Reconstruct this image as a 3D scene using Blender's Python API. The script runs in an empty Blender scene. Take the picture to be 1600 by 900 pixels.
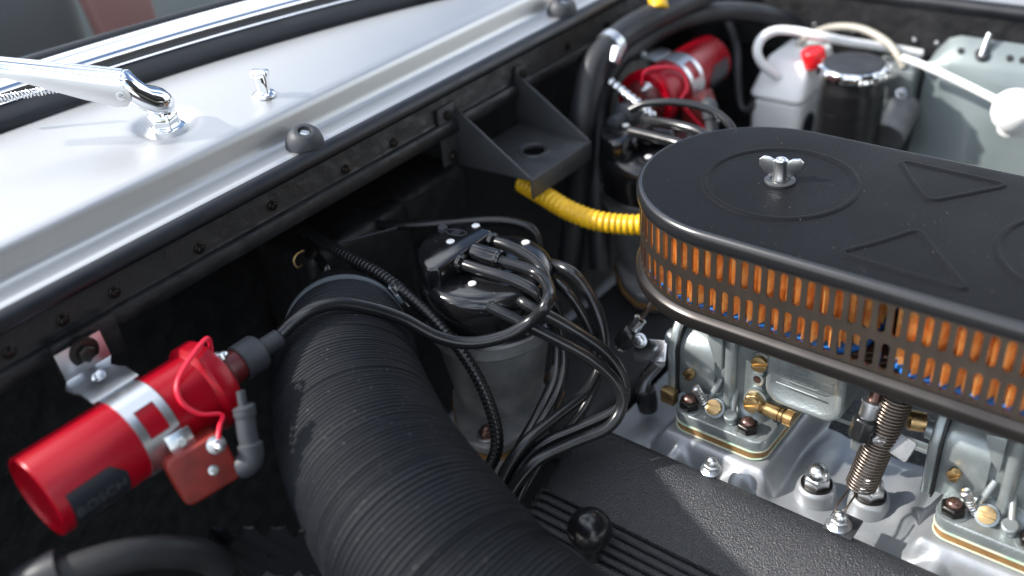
import bpy, bmesh, math, random
from mathutils import Vector, Matrix
random.seed(7)
SC = bpy.context.scene
COL = SC.collection
CM = 0.01                                   # everything below is written in centimetres
# world axes: X across the car, Y towards the windscreen, Z up; origin on top of the air cleaner

# ------------------------------------------------------------------ camera
FPX = 1555.0
AX = Vector((1531, -1176, 1555)).normalized()
AY = Vector((-2196, -803, 1555)); AY = (AY - AX * AY.dot(AX)).normalized()
AZ = AX.cross(AY)
RW = Matrix((AX, AY, AZ))                   # camera (right, down, forward) -> world
CAM = -(RW @ Vector(((1220 - 800) / FPX, (290 - 450) / FPX, 1))) * 78.0
cd = bpy.data.cameras.new('camera'); cam = bpy.data.objects.new('camera', cd); COL.objects.link(cam)
cd.sensor_width = 36; cd.lens = FPX / 1600 * 36
cd.clip_start = 0.01; cd.clip_end = 200
r_ = RW @ Vector((1, 0, 0)); u_ = RW @ Vector((0, -1, 0)); b_ = RW @ Vector((0, 0, -1))
cam.matrix_world = Matrix(((r_.x, u_.x, b_.x, CAM.x * CM), (r_.y, u_.y, b_.y, CAM.y * CM), (r_.z, u_.z, b_.z, CAM.z * CM), (0, 0, 0, 1)))
cd.dof.use_dof = True; cd.dof.focus_distance = 0.79; cd.dof.aperture_fstop = 2.6
SC.camera = cam

# ------------------------------------------------------------------ daylight
SUN_EL = math.radians(37)
sh = Vector((-0.62, 0.785)).normalized()
sdir = Vector((sh.x * math.cos(SUN_EL), sh.y * math.cos(SUN_EL), math.sin(SUN_EL)))
wd = bpy.data.worlds.new('World'); SC.world = wd; wd.use_nodes = True
nt = wd.node_tree; bg = nt.nodes['Background']
sky = nt.nodes.new('ShaderNodeTexSky'); sky.sky_type = 'NISHITA'; sky.sun_disc = False
sky.sun_elevation = SUN_EL; sky.sun_rotation = math.atan2(sh.x, sh.y)
sky.dust_density = 1.5
# broken white cloud over the blue, the same all round
tcw = nt.nodes.new('ShaderNodeTexCoord'); cn = nt.nodes.new('ShaderNodeTexNoise'); cn.inputs['Scale'].default_value = 2.2; cn.inputs['Detail'].default_value = 7
cr_ = nt.nodes.new('ShaderNodeValToRGB'); cr_.color_ramp.elements[0].position = 0.46; cr_.color_ramp.elements[1].position = 0.6
mxw = nt.nodes.new('ShaderNodeMix'); mxw.data_type = 'RGBA'; mxw.inputs['B'].default_value = (10.0, 10.5, 11.2, 1)
nt.links.new(tcw.outputs['Generated'], cn.inputs['Vector']); nt.links.new(cn.outputs['Fac'], cr_.inputs['Fac'])
nt.links.new(cr_.outputs['Color'], mxw.inputs['Factor']); nt.links.new(sky.outputs[0], mxw.inputs['A'])
nt.links.new(mxw.outputs['Result'], bg.inputs[0]); bg.inputs[1].default_value = 0.145
sd = bpy.data.lights.new('sun', 'SUN'); sd.energy = 4.2; sd.angle = math.radians(1.5); sd.color = (1, 0.96, 0.91)
sun = bpy.data.objects.new('sun', sd); COL.objects.link(sun)
sun.rotation_euler = sdir.to_track_quat('Z', 'Y').to_euler()
SC.view_settings.view_transform = 'Standard'; SC.view_settings.look = 'None'
SC.view_settings.gamma = 1; SC.view_settings.use_curve_mapping = False
SC.view_settings.exposure = 0.78

# ------------------------------------------------------------------ helpers
def V(*a): return Vector(a)
def at(px, py, d):                          # point seen at this spot of the photograph, d cm in front of the camera
    return CAM + (RW @ Vector(((px - 800) / FPX, (py - 450) / FPX, 1))) * d
def frame(o, z=(0, 0, 1), x=(1, 0, 0)):
    z = Vector(z).normalized(); x = Vector(x)
    x = x - z * x.dot(z)
    if x.length < 1e-4: x = z.orthogonal()
    x.normalize(); y = z.cross(x)
    return Matrix(((x.x, y.x, z.x, o[0]), (x.y, y.y, z.y, o[1]), (x.z, y.z, z.z, o[2]), (0, 0, 0, 1)))
def spline(pts, n=8):
    P = [Vector(p) for p in pts]; out = []
    P = [2 * P[0] - P[1]] + P + [2 * P[-1] - P[-2]]
    for i in range(1, len(P) - 2):
        a, b, c, d = P[i - 1:i + 3]
        for k in range(n):
            t = k / n
            out.append(0.5 * ((2 * b) + (c - a) * t + (2 * a - 5 * b + 4 * c - d) * t * t + (3 * b - 3 * c + d - a) * t ** 3))
    out.append(P[-2]); return out
def resample(pts, step):
    L = [0]
    for a, b in zip(pts, pts[1:]): L.append(L[-1] + (b - a).length)
    n = max(2, int(L[-1] / step)); out = []; j = 0
    for i in range(n + 1):
        s = L[-1] * i / n
        while j < len(pts) - 2 and L[j + 1] < s: j += 1
        t = (s - L[j]) / max(1e-9, L[j + 1] - L[j]); out.append(pts[j].lerp(pts[j + 1], t))
    return out
def rrect(x0, x1, y0, y1, r, n=5):
    out = []
    for cx, cy, a0 in ((x1 - r, y1 - r, 0), (x0 + r, y1 - r, 90), (x0 + r, y0 + r, 180), (x1 - r, y0 + r, 270)):
        for k in range(n + 1):
            a = math.radians(a0 + 90 * k / n); out.append((cx + r * math.cos(a), cy + r * math.sin(a)))
    return out
def ngon(r, n, a0=0): return [(r * math.cos(a0 + 2 * math.pi * k / n), r * math.sin(a0 + 2 * math.pi * k / n)) for k in range(n)]

class G:
    def __init__(s): s.v = []; s.f = []
    def add(s, vs, fs, M=None):
        b = len(s.v)
        s.v += [(M @ Vector(p)) if M else Vector(p) for p in vs]
        s.f += [tuple(i + b for i in f) for f in fs]; return s
    def box(s, c, d, M=None):
        x, y, z = (q / 2 for q in d)
        vs = [(c[0] + i * x, c[1] + j * y, c[2] + k * z) for i in (-1, 1) for j in (-1, 1) for k in (-1, 1)]
        return s.add(vs, [(0, 1, 3, 2), (4, 6, 7, 5), (0, 4, 5, 1), (2, 3, 7, 6), (0, 2, 6, 4), (1, 5, 7, 3)], M)
    def lathe(s, prof, M=None, seg=32, a0=0.0):
        vs = []; fs = []
        for r, h in prof:
            for k in range(seg):
                a = a0 + 2 * math.pi * k / seg; vs.append((r * math.cos(a), r * math.sin(a), h))
        for i in range(len(prof) - 1):
            for k in range(seg):
                k2 = (k + 1) % seg; fs.append((i * seg + k, i * seg + k2, (i + 1) * seg + k2, (i + 1) * seg + k))
        fs.append(tuple(reversed(range(seg)))); n = (len(prof) - 1) * seg; fs.append(tuple(n + k for k in range(seg)))
        return s.add(vs, fs, M)
    def prism(s, poly, h0, h1, M=None):
        n = len(poly)
        vs = [(x, y, h0) for x, y in poly] + [(x, y, h1) for x, y in poly]
        fs = [(k, (k + 1) % n, n + (k + 1) % n, n + k) for k in range(n)]
        fs += [tuple(reversed(range(n))), tuple(range(n, 2 * n))]
        return s.add(vs, fs, M)
    def loft(s, loops, cap0=True, cap1=True):
        n = len(loops[0]); vs = [p for l in loops for p in l]; fs = []
        for i in range(len(loops) - 1):
            for k in range(n):
                k2 = (k + 1) % n; fs.append((i * n + k, i * n + k2, (i + 1) * n + k2, (i + 1) * n + k))
        if cap0: fs.append(tuple(reversed(range(n))))
        if cap1: fs.append(tuple((len(loops) - 1) * n + k for k in range(n)))
        return s.add(vs, fs)
    def tube(s, pts, r, seg=12, closed=False, flat=1.0):
        pts = [Vector(p) for p in pts]; n = len(pts)
        rr = r if callable(r) else (lambda t: r)
        T = []
        for i in range(n):
            a = pts[i - 1] if (i or closed) else pts[0]; b = pts[(i + 1) % n] if (i < n - 1 or closed) else pts[-1]
            T.append((b - a).normalized())
        N = T[0].orthogonal().normalized(); loops = []
        for i in range(n):
            N = (N - T[i] * N.dot(T[i])).normalized(); B = T[i].cross(N)
            q = rr(i / (n - 1))
            loops.append([pts[i] + (N * math.cos(2 * math.pi * k / seg) + B * math.sin(2 * math.pi * k / seg)) * q for k in range(seg)])
        if closed: loops.append(loops[0])
        return s.loft(loops, not closed, not closed)
    def strip(s, xs, prof):                 # sweep an open (y, z) section along X: prof(x) -> points
        L = [[Vector((x, y, z)) for y, z in prof(x)] for x in xs]; n = len(L[0]); b = len(s.v)
        for l in L: s.v += l
        for i in range(len(L) - 1):
            for k in range(n - 1): s.f.append((b + i * n + k, b + (i + 1) * n + k, b + (i + 1) * n + k + 1, b + i * n + k + 1))
        return s
    def build(s, name, mat, parent=None, base=None, bevel=0, seg=2, angle=35, solid=0, kind=None, fix=True):
        bs = Vector(base) if base is not None else (parent['_b'] if parent else Vector((0, 0, 0)))
        bs = Vector(bs)
        me = bpy.data.meshes.new(name)
        me.from_pydata([tuple((p - bs) * CM) for p in s.v], [], s.f)
        bm = bmesh.new(); bm.from_mesh(me)
        bmesh.ops.remove_doubles(bm, verts=bm.verts, dist=1e-6)
        if fix: bmesh.ops.recalc_face_normals(bm, faces=bm.faces)
        if solid: bmesh.ops.solidify(bm, geom=bm.faces[:], thickness=solid * CM)
        if bevel:
            ed = [e for e in bm.edges if len(e.link_faces) == 2 and e.calc_face_angle(0) > math.radians(angle)]
            bmesh.ops.bevel(bm, geom=ed, offset=bevel * CM, segments=seg, affect='EDGES', profile=0.5, clamp_overlap=True)
        bm.to_mesh(me); bm.free()
        me.polygons.foreach_set('use_smooth', [True] * len(me.polygons))
        me.set_sharp_from_angle(angle=math.radians(angle + 3))
        me.materials.append(mat)
        o = bpy.data.objects.new(name, me); COL.objects.link(o)
        if parent: o.parent = parent
        else: o.location = bs * CM
        o['_b'] = tuple(bs)
        if kind: o['kind'] = kind
        return o
def thing(name, label, cat, base, group=None):
    o = bpy.data.objects.new(name, None); COL.objects.link(o); o.location = Vector(base) * CM
    o.empty_display_size = 0.02; o['_b'] = tuple(base)
    return tag(o, label, cat, group)
def tag(o, label, cat, group=None):
    o['label'] = label; o['category'] = cat
    if group: o['group'] = group
    return o
def copy_tree(o, parent=None):
    c = o.copy(); COL.objects.link(c); c.parent = parent
    for ch in list(o.children): copy_tree(ch, c)
    return c
def text_mesh(txt, size, M, depth=0.03):
    """letters as G geometry laid in the xy plane of M (cm)"""
    cu = bpy.data.curves.new('t', 'FONT'); cu.body = txt; cu.size = size; cu.extrude = depth; cu.align_x = 'CENTER'; cu.align_y = 'CENTER'
    cu.resolution_u = 3
    ob = bpy.data.objects.new('t', cu); COL.objects.link(ob)
    me = bpy.data.meshes.new_from_object(ob)
    g = G().add([tuple(v.co) for v in me.vertices], [tuple(p.vertices) for p in me.polygons], M)
    bpy.data.objects.remove(ob); bpy.data.curves.remove(cu); bpy.data.meshes.remove(me)
    return g

# ------------------------------------------------------------------ materials
def mat(name, col, rough=0.5, metal=0.0, bump=None, var=None, coat=0.0, rvar=None, spec=0.5, speck=None, dist=0.0006, bump2=None):
    m = bpy.data.materials.new(name); m.use_nodes = True; t = m.node_tree; N = t.nodes; L = t.links
    p = N['Principled BSDF']; p.inputs['Base Color'].default_value = (*col, 1); p.inputs['Roughness'].default_value = rough
    p.inputs['Metallic'].default_value = metal; p.inputs['Coat Weight'].default_value = coat; p.inputs['Coat Roughness'].default_value = 0.06
    p.inputs['Specular IOR Level'].default_value = spec
    tc = N.new('ShaderNodeTexCoord')
    def noise(sc, det=4.0):
        n = N.new('ShaderNodeTexNoise'); n.inputs['Scale'].default_value = sc; n.inputs['Detail'].default_value = det
        L.new(tc.outputs['Object'], n.inputs['Vector']); return n
    src = None
    if var:                                  # (other colour, scale, low, high)
        n = noise(var[1]); r = N.new('ShaderNodeValToRGB')
        r.color_ramp.elements[0].position = var[2]; r.color_ramp.elements[1].position = var[3]
        r.color_ramp.elements[0].color = (*col, 1); r.color_ramp.elements[1].color = (*var[0], 1)
        L.new(n.outputs['Fac'], r.inputs['Fac']); src = r.outputs['Color']
    if speck:                                # (colour, scale, threshold): dust and lint
        v = noise(speck[1], 2.0)
        r = N.new('ShaderNodeValToRGB'); r.color_ramp.elements[0].position = speck[2]; r.color_ramp.elements[1].position = speck[2] + 0.03
        mx = N.new('ShaderNodeMix'); mx.data_type = 'RGBA'; mx.inputs['A'].default_value = (*col, 1); mx.inputs['B'].default_value = (*speck[0], 1)
        L.new(v.outputs['Fac'], r.inputs['Fac']); L.new(r.outputs['Color'], mx.inputs['Factor'])
        if src: L.new(src, mx.inputs['A'])
        src = mx.outputs['Result']
    if src: L.new(src, p.inputs['Base Color'])
    if rvar:                                 # (scale, lo, hi)
        n = noise(rvar[0]); r = N.new('ShaderNodeMapRange'); r.inputs['From Min'].default_value = 0.3; r.inputs['From Max'].default_value = 0.7
        r.inputs['To Min'].default_value = rvar[1]; r.inputs['To Max'].default_value = rvar[2]
        L.new(n.outputs['Fac'], r.inputs['Value']); L.new(r.outputs['Result'], p.inputs['Roughness'])
    if bump:                                 # (scale, strength)
        n = noise(bump[0], 3.0); b = N.new('ShaderNodeBump'); b.inputs['Strength'].default_value = bump[1]; b.inputs['Distance'].default_value = dist
        L.new(n.outputs['Fac'], b.inputs['Height']); last = b
        if bump2:
            n2 = noise(bump2[0], 3.0); b2 = N.new('ShaderNodeBump'); b2.inputs['Strength'].default_value = bump2[1]; b2.inputs['Distance'].default_value = 0.003
            L.new(n2.outputs['Fac'], b2.inputs['Height']); L.new(b.outputs['Normal'], b2.inputs['Normal']); last = b2
        L.new(last.outputs['Normal'], p.inputs['Normal'])
    return m
M = {}
M['silver'] = mat('silver_paint', (0.58, 0.58, 0.575), 0.42, 0.85, bump=(260, 0.03), coat=0.12, rvar=(9, 0.38, 0.46), speck=((0.42, 0.42, 0.41), 420, 0.73))
M['chrome'] = mat('chrome', (0.86, 0.87, 0.88), 0.07, 1.0, rvar=(60, 0.04, 0.11))
M['nickel'] = mat('satin_steel', (0.72, 0.73, 0.74), 0.28, 1.0, rvar=(30, 0.22, 0.32))
M['satin'] = mat('satin_cheek', (0.74, 0.74, 0.74), 0.45, 1.0)
M['zinc'] = mat('zinc_plate', (0.64, 0.66, 0.68), 0.34, 1.0, bump=(500, 0.05), rvar=(60, 0.28, 0.4))
M['rubber'] = mat('black_rubber', (0.014, 0.015, 0.018), 0.48, bump=(900, 0.12), rvar=(40, 0.38, 0.6), speck=((0.12, 0.12, 0.12), 700, 0.72))
M['seal'] = mat('weather_strip', (0.007, 0.008, 0.011), 0.36, rvar=(30, 0.3, 0.5))
M['bay'] = mat('black_bay_paint', (0.010, 0.010, 0.011), 0.44, bump=(160, 0.5), rvar=(60, 0.35, 0.65), bump2=(45, 0.8), speck=((0.07, 0.06, 0.065), 420, 0.72))
M['sheet'] = mat('black_sheet_steel', (0.03, 0.0315, 0.034), 0.36, spec=0.7, bump=(300, 0.08), rvar=(45, 0.32, 0.55), speck=((0.1, 0.1, 0.1), 600, 0.75))
M['duct'] = mat('duct_fabric', (0.009, 0.0105, 0.014), 0.5, spec=0.25, bump=(1500, 0.3), rvar=(25, 0.48, 0.7), speck=((0.13, 0.13, 0.14), 500, 0.71))
M['lid'] = mat('powder_coat', (0.007, 0.0075, 0.009), 0.5, spec=0.08, bump=(1000, 0.4), rvar=(12, 0.42, 0.56), bump2=(14, 0.03), speck=((0.2, 0.19, 0.17), 620, 0.742))
M['lidedge'] = mat('satin_black_edge', (0.012, 0.0125, 0.014), 0.27, spec=0.7, bump=(900, 0.06))
M['band'] = mat('clamp_band_steel', (0.25, 0.29, 0.32), 0.36, 0.5)
M['pan'] = mat('dark_satin_steel', (0.05, 0.045, 0.043), 0.32, 0.8, rvar=(40, 0.28, 0.4))
M['screen'] = mat('bronze_screen', (0.19, 0.155, 0.128), 0.3, 0.9, rvar=(40, 0.26, 0.38), bump=(600, 0.06))
M['orange'] = mat('filter_paper', (0.95, 0.52, 0.17), 0.75, var=((0.8, 0.3, 0.06), 130, 0.4, 0.65), bump=(700, 0.3))
M['blue'] = mat('blue_rubber', (0.02, 0.19, 0.62), 0.4, bump=(200, 0.3))
M['cover'] = mat('crackle_paint', (0.022, 0.023, 0.027), 0.3, spec=0.7, bump=(720, 1.0), rvar=(500, 0.22, 0.5), dist=0.0014)
M['coverrib'] = mat('cover_groove_paint', (0.016, 0.017, 0.018), 0.36, bump=(500, 0.15))
M['bakelite'] = mat('black_bakelite', (0.008, 0.008, 0.009), 0.1, spec=0.65, rvar=(50, 0.07, 0.17), speck=((0.14, 0.14, 0.13), 380, 0.74), bump=(90, 0.05))
M['wire'] = mat('wire_insulation', (0.012, 0.0125, 0.0135), 0.24, rvar=(50, 0.19, 0.3), bump=(300, 0.04))
M['castdark'] = mat('dark_cast_iron', (0.19, 0.195, 0.2), 0.44, 0.4, bump=(420, 0.4), var=((0.27, 0.27, 0.27), 60, 0.4, 0.7))
M['cast'] = mat('cast_zinc_alloy', (0.34, 0.375, 0.375), 0.36, 0.6, bump=(700, 0.2), var=((0.25, 0.28, 0.28), 45, 0.35, 0.7), rvar=(60, 0.3, 0.46))
M['castrough'] = mat('rough_cast_alloy', (0.34, 0.375, 0.375), 0.36, 0.6, bump=(430, 0.6), var=((0.26, 0.29, 0.29), 45, 0.35, 0.7))
M['manifold'] = mat('painted_aluminium', (0.37, 0.385, 0.40), 0.38, 0.5, bump=(260, 0.16), var=((0.27, 0.285, 0.30), 25, 0.35, 0.7), rvar=(30, 0.34, 0.5), speck=((0.2, 0.2, 0.2), 300, 0.72))
M['brass'] = mat('brass', (0.50, 0.34, 0.16), 0.36, 1.0, rvar=(140, 0.26, 0.5), bump=(300, 0.1))
M['phenolic'] = mat('phenolic_spacer', (0.28, 0.15, 0.05), 0.5, var=((0.17, 0.09, 0.03), 60, 0.4, 0.65))
M['gasket'] = mat('gasket_paper', (0.62, 0.60, 0.46), 0.7, var=((0.35, 0.55, 0.42), 70, 0.45, 0.7))
M['blacknut'] = mat('black_oxide', (0.035, 0.032, 0.03), 0.32, 0.8, bump=(300, 0.12))
M['stud'] = mat('bronzed_stud', (0.22, 0.13, 0.11), 0.3, 0.9)
M['spring'] = mat('spring_steel', (0.19, 0.155, 0.13), 0.3, 0.95)
M['red'] = mat('red_lacquer', (0.29, 0.0008, 0.009), 0.27, 0.1, spec=0.3, coat=0.0, rvar=(25, 0.26, 0.36))
M['redwire'] = mat('red_wire', (0.75, 0.01, 0.04), 0.4)
M['redblock'] = mat('red_ceramic', (0.2, 0.014, 0.008), 0.5, bump=(500, 0.2), var=((0.11, 0.007, 0.004), 60, 0.4, 0.7))
M['brownred'] = mat('brown_bakelite', (0.10, 0.012, 0.012), 0.36, bump=(300, 0.06))
M['boot'] = mat('grey_rubber_boot', (0.032, 0.035, 0.041), 0.55, bump=(600, 0.1))
M['decal'] = mat('black_decal', (0.016, 0.019, 0.026), 0.34)
M['print'] = mat('silver_print', (0.13, 0.135, 0.14), 0.35, 0.5)
M['yellow'] = mat('yellow_conduit', (0.80, 0.47, 0.015), 0.38, var=((0.65, 0.36, 0.01), 50, 0.4, 0.7))
M['white'] = mat('white_plastic', (0.86, 0.87, 0.86), 0.35, var=((0.80, 0.81, 0.79), 30, 0.4, 0.7))
M['rivet'] = mat('bright_rivet', (0.85, 0.85, 0.84), 0.45, 0.2)
M['fender'] = mat('silver_inner_wing', (0.215, 0.25, 0.25), 0.36, 0.4, coat=0.3, rvar=(14, 0.3, 0.45), var=((0.165, 0.2, 0.2), 9, 0.35, 0.7))
M['canister'] = mat('black_anodised', (0.006, 0.006, 0.007), 0.36, 0.1, rvar=(40, 0.3, 0.4))
M['redplastic'] = mat('clear_red_plastic', (0.65, 0.015, 0.02), 0.25)
M['russet'] = mat('russet_surface', (0.22, 0.055, 0.045), 0.5, bump=(200, 0.3))
M['dash'] = mat('dark_blue_dash', (0.012, 0.018, 0.028), 0.55, bump=(300, 0.03))
M['dashpale'] = mat('pale_trim', (0.2, 0.22, 0.22), 0.6, bump=(300, 0.1))
M['film'] = mat('shiny_black_plastic', (0.008, 0.008, 0.009), 0.16)
M['dark'] = mat('grimy_black', (0.010, 0.010, 0.011), 0.6, bump=(120, 0.5), rvar=(40, 0.45, 0.75))
M['darkcast'] = mat('valley_casting', (0.06, 0.06, 0.06), 0.6, 0.3, bump=(300, 0.8), speck=((0.13, 0.13, 0.125), 330, 0.56))
gm = bpy.data.materials.new('windscreen_glass'); gm.use_nodes = True; t = gm.node_tree
t.nodes.remove(t.nodes['Principled BSDF'])
tr = t.nodes.new('ShaderNodeBsdfTransparent'); tr.inputs[0].default_value = (0.86, 0.92, 0.92, 1)
gl = t.nodes.new('ShaderNodeBsdfGlossy'); gl.inputs['Roughness'].default_value = 0.01
fr = t.nodes.new('ShaderNodeFresnel'); fr.inputs[0].default_value = 1.22; mx = t.nodes.new('ShaderNodeMixShader')
t.links.new(fr.outputs[0], mx.inputs[0]); t.links.new(tr.outputs[0], mx.inputs[1]); t.links.new(gl.outputs[0], mx.inputs[2])
t.links.new(mx.outputs[0], t.nodes['Material Output'].inputs[0]); M['glass'] = gm

# small hardware ---------------------------------------------------
def hexg(r, h, Mx, a0=0.0):
    """hexagon nut with chamfered top"""
    g = G(); g.lathe([(r, 0), (r, h * .8), (r * .86, h)], Mx, 6, a0); return g
def bolt_part(name, m, parent, o, z=(0, 0, 1), r=0.6, h=0.5, a0=0.0, washer=True, dome=None, domemat=None):
    Mx = frame(o, z)
    b = hexg(r, h, Mx, a0).build(name, m, parent, bevel=0.03)
    if washer: G().lathe([(r * 1.3, -.02), (r * 1.3, .1), (r * 1.2, .13), (r * .5, .13)], Mx, 24).build('washer', M['zinc'] if m != M['blacknut'] else M['blacknut'], b, base=b['_b'])
    if dome:
        G().lathe([(r * .62, h * .95), (r * .62, h + dome * .35), (r * .5, h + dome * .75), (r * .25, h + dome), (.01, h + dome * 1.02)], Mx, 20).build('stud_end', domemat or m, b, base=b['_b'])
    return b
def slot_screw(name, m, parent, o, z, r, h, ang=0.6):
    Mx = frame(o, z, (0, 1, .2)) @ Matrix.Rotation(ang, 4, 'Z')
    g = G()
    for sgn in (1, -1):                      # two half heads leave a real slot between them
        poly = [(r * math.cos(a), r * math.sin(a)) for a in [math.radians(12 + 156 * k / 10) for k in range(11)]]
        poly = [(x, sgn * y) for x, y in poly]
        if sgn < 0: poly.reverse()
        g.prism(poly, h * .55, h, Mx)
    g.lathe([(r, 0), (r, h * .6), (r * .3, h * .6)], Mx, 20)
    return g.build(name, m, parent, bevel=0.02)

def ray(px, py): return RW @ Vector(((px - 800) / FPX, (py - 450) / FPX, 1))
def atX(px, py, x): d = ray(px, py); return CAM + d * ((x - CAM.x) / d.x)
def atY(px, py, y): d = ray(px, py); return CAM + d * ((y - CAM.y) / d.y)
def atZ(px, py, z): d = ray(px, py); return CAM + d * ((z - CAM.z) / d.z)

# ================================================================== the setting: floor of the bay
o = G().box((-5, 0, -52), (220, 240, 1)).build('ground', M['dark']); o['kind'] = 'structure'

# ================================================================== car body
car = thing('silver_car', 'silver car around the open engine bay, with cowl, windscreen and black firewall', 'car', (0, 35, 4))
def yw(x): return max(39.5, 48.7 - 0.21 * (x + 20) - 0.0041 * (x + 20) ** 2)
XS = [-90 + 2.0 * i for i in range(76)]
def cowl_prof(x):
    w = yw(x) + 1.0
    pr = [(32.35, 3.2), (32.4, 3.7), (32.7, 3.93), (33.4, 4.0), (34.6, 4.02), (35.0, 4.1), (35.2, 4.3), (35.28, 4.8), (35.34, 5.8), (35.45, 6.2), (35.75, 6.48), (36.6, 6.6)]
    for k in range(1, 9):
        q = k / 8; pr.append((36.6 + (w - 36.6) * q, 6.6 + 1.15 * math.sin(q * 1.5)))
    return pr
# the cowl is dished round the wiper spindle
PIV = V(-26.3, 41.3, 7.2)
g = G().strip([-90 + 0.5 * i for i in range(301)], lambda x: [(y, z) for y, z in cowl_prof(x)[:12]] + [(36.6 + (yw(x) + 1 - 36.6) * (k / 28), 0) for k in range(1, 29)])
for i, p in enumerate(g.v):
    if p.y > 36.6001:
        w = yw(p.x) + 1; q = (p.y - 36.6) / (w - 36.6)
        z = 6.6 + 1.15 * math.sin(q * 1.5)
        d = math.hypot(p.x - PIV.x, p.y - PIV.y)
        if d < 3.0: z -= 0.75 * (0.5 + 0.5 * math.cos(math.pi * min(1, max(0, (d - 1.2) / 1.6)))) 
        g.v[i] = V(p.x, p.y, z)
cowl = g.build('cowl_panel', M['silver'], car, angle=50, fix=False)
G().strip(XS, lambda x: [(32.55, 3.6), (32.5, 3.95), (32.2, 4.06), (31.85, 4.0), (31.5, 3.7), (31.35, 3.25), (31.45, 2.85), (31.9, 2.6)]).build('gutter_seal', M['seal'], car, angle=60)
# windscreen
ws = G().strip(XS, lambda x: [(yw(x) + a, 7.5 + b) for a, b in ((0, 0), (.1, .5), (.5, 1.0), (1.2, 1.5), (1.9, 1.9), (2.3, 2.2), (2.5, 2.1))]).build('windscreen_rubber', M['seal'], car, angle=60)
G().strip(XS, lambda x: [(yw(x) + a, 7.5 + b) for a, b in ((1.62, 1.86), (1.72, 1.99), (1.88, 1.98), (1.98, 1.86))]).build('chrome_bead', M['chrome'], ws, angle=60)
G().strip(XS, lambda x: [(yw(x) + a, 7.5 + b) for a, b in ((2.35, 1.9), (2.5, 2.35), (2.9, 2.85), (3.5, 3.3), (4.1, 3.55), (4.5, 3.55), (4.7, 3.4))]).build('windscreen_trim', M['chrome'], car, angle=60)
G().strip(XS, lambda x: [(yw(x) + a, 7.5 + b) for a, b in ((4.6, 3.35), (4.8, 3.65), (5.2, 3.85), (5.5, 3.8), (5.6, 3.5))]).build('inner_rubber', M['seal'], ws, angle=60)
G().strip(XS, lambda x: [(yw(x) + 5.0, 10.8), (yw(x) + 13, 16.6), (yw(x) + 30, 28.4), (yw(x) + 48, 40)]).build('windscreen_glass', M['glass'], car, angle=60)
G().strip(XS, lambda x: [(yw(x) + 4.8, 8.5), (yw(x) + 7, 9.0), (yw(x) + 12, 9.1), (yw(x) + 15, 8.6), (yw(x) + 16.5, 6), (yw(x) + 17, -20)]).build('dashboard', M['dash'], car, angle=60)
G().box((-8, 108, -2), (130, 6, 36)).build('rear_panel', M['dashpale'], car, bevel=1)
# firewall and its upper rail
G().box((-15, 45.5, -22), (150, 1, 50)).build('firewall', M['bay'], car)
rail = G().strip(XS[:70], lambda x: [(35, 3.3), (33.2, 3.2), (33.0, 2.9), (33.0, -.05), (32.9, -.25), (32.5, -.35), (32.35, -.55), (32.3, -1.5), (32.45, -1.72), (33, -1.8), (40, -1.9), (45, -4)]).build('firewall_rail', M['bay'], car, angle=40)
for px, py in ((15, 551), (98, 500), (179, 457), (312, 388), (426, 321), (541, 266), (616, 226), (950, 66), (890, 97)):
    p = atY(px, py, 32.95); p.z = min(1.0, max(.35, p.z))
    bolt_part('rail_bolt', M['blacknut'], rail, p, (0, -1, 0), .34, .3, random.random(), True)
for tx in (-42.2, 24.0): G().box((tx, 31.95, -1.6), (5, .7, 3.4)).build('coil_tab', M['bay'], rail, bevel=.2)
G().box((-62, 33, -24), (3, 14, 46)).build('side_panel', M['bay'], car, bevel=.5)
# right hand wing
YS = [-70 + 4 * i for i in range(29)]
def along_y(prof):
    g = G(); n = len(prof); b = 0
    for y in YS: g.v += [V(x, y, z) for x, z in prof]
    for i in range(len(YS) - 1):
        for k in range(n - 1): g.f.append((i * n + k, i * n + k + 1, (i + 1) * n + k + 1, (i + 1) * n + k))
    return g
wing = along_y([(48.2, -40), (48.2, -9), (47.4, -8.4), (47.4, -.8), (48.2, -.5)]).build('wing_inner_face', M['bay'], car, angle=40)
for y in (18, 15.2, 13.2, 11.8, 10.8, 6, 3.5): bolt_part('wing_bolt', M['zinc'], wing, V(47.3, y, -4.6), (-1, 0, 0), .28, .3, .3, False)
along_y([(47.5, -1.2), (46.9, -.6), (47.0, .2), (47.7, .5), (48.6, .3), (48.8, -.2)]).build('wing_seal', M['seal'], car, angle=60)
along_y([(48.5, .0), (51.5, .1), (52.2, .5), (52.6, 1.8), (53.2, 2.4), (60, 3.2), (85, 1)]).build('wing_panel', M['silver'], car, angle=50)
# silver inner panel with a drilled flange
YP = [3.4 - 1.2 * i for i in range(40)]
def fl(y): return min(1, max(0, (3.4 - y) / 2.2)) ** 0.45
g = G(); PR = [(47.0, -3.3), (45.6, -4.4), (44.9, -5.3), (44.6, -5.9), (44.2, -7.5), (43.2, -12), (41.6, -18), (39, -24), (35, -30), (28, -38)]
n = len(PR)
for y in YP: g.v += [V(x - 1.2 * math.sin(max(0, (-z - 6)) / 30 * 3.1) * math.exp(-((y + 4) / 5) ** 2), y + (0 if k > 2 else 0), z - (1 - fl(y)) * (3.0 - k) * .7 * (k < 3)) for k, (x, z) in enumerate(PR)]
for i in range(len(YP) - 1):
    for k in range(n - 1): g.f.append((i * n + k, i * n + k + 1, (i + 1) * n + k + 1, (i + 1) * n + k))
ip = g.build('inner_wing_panel', M['fender'], car, angle=50)
for px, py in ((1505, 60), (1580, 81), (1600, 86)):
    p = atX(px, py, 45.6); G().lathe([(.35, -.1), (.35, .12)], frame((45.5, p.y, -4.45), (-.6, 0, .8)), 16).build('flange_hole', M['dark'], ip)
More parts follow.
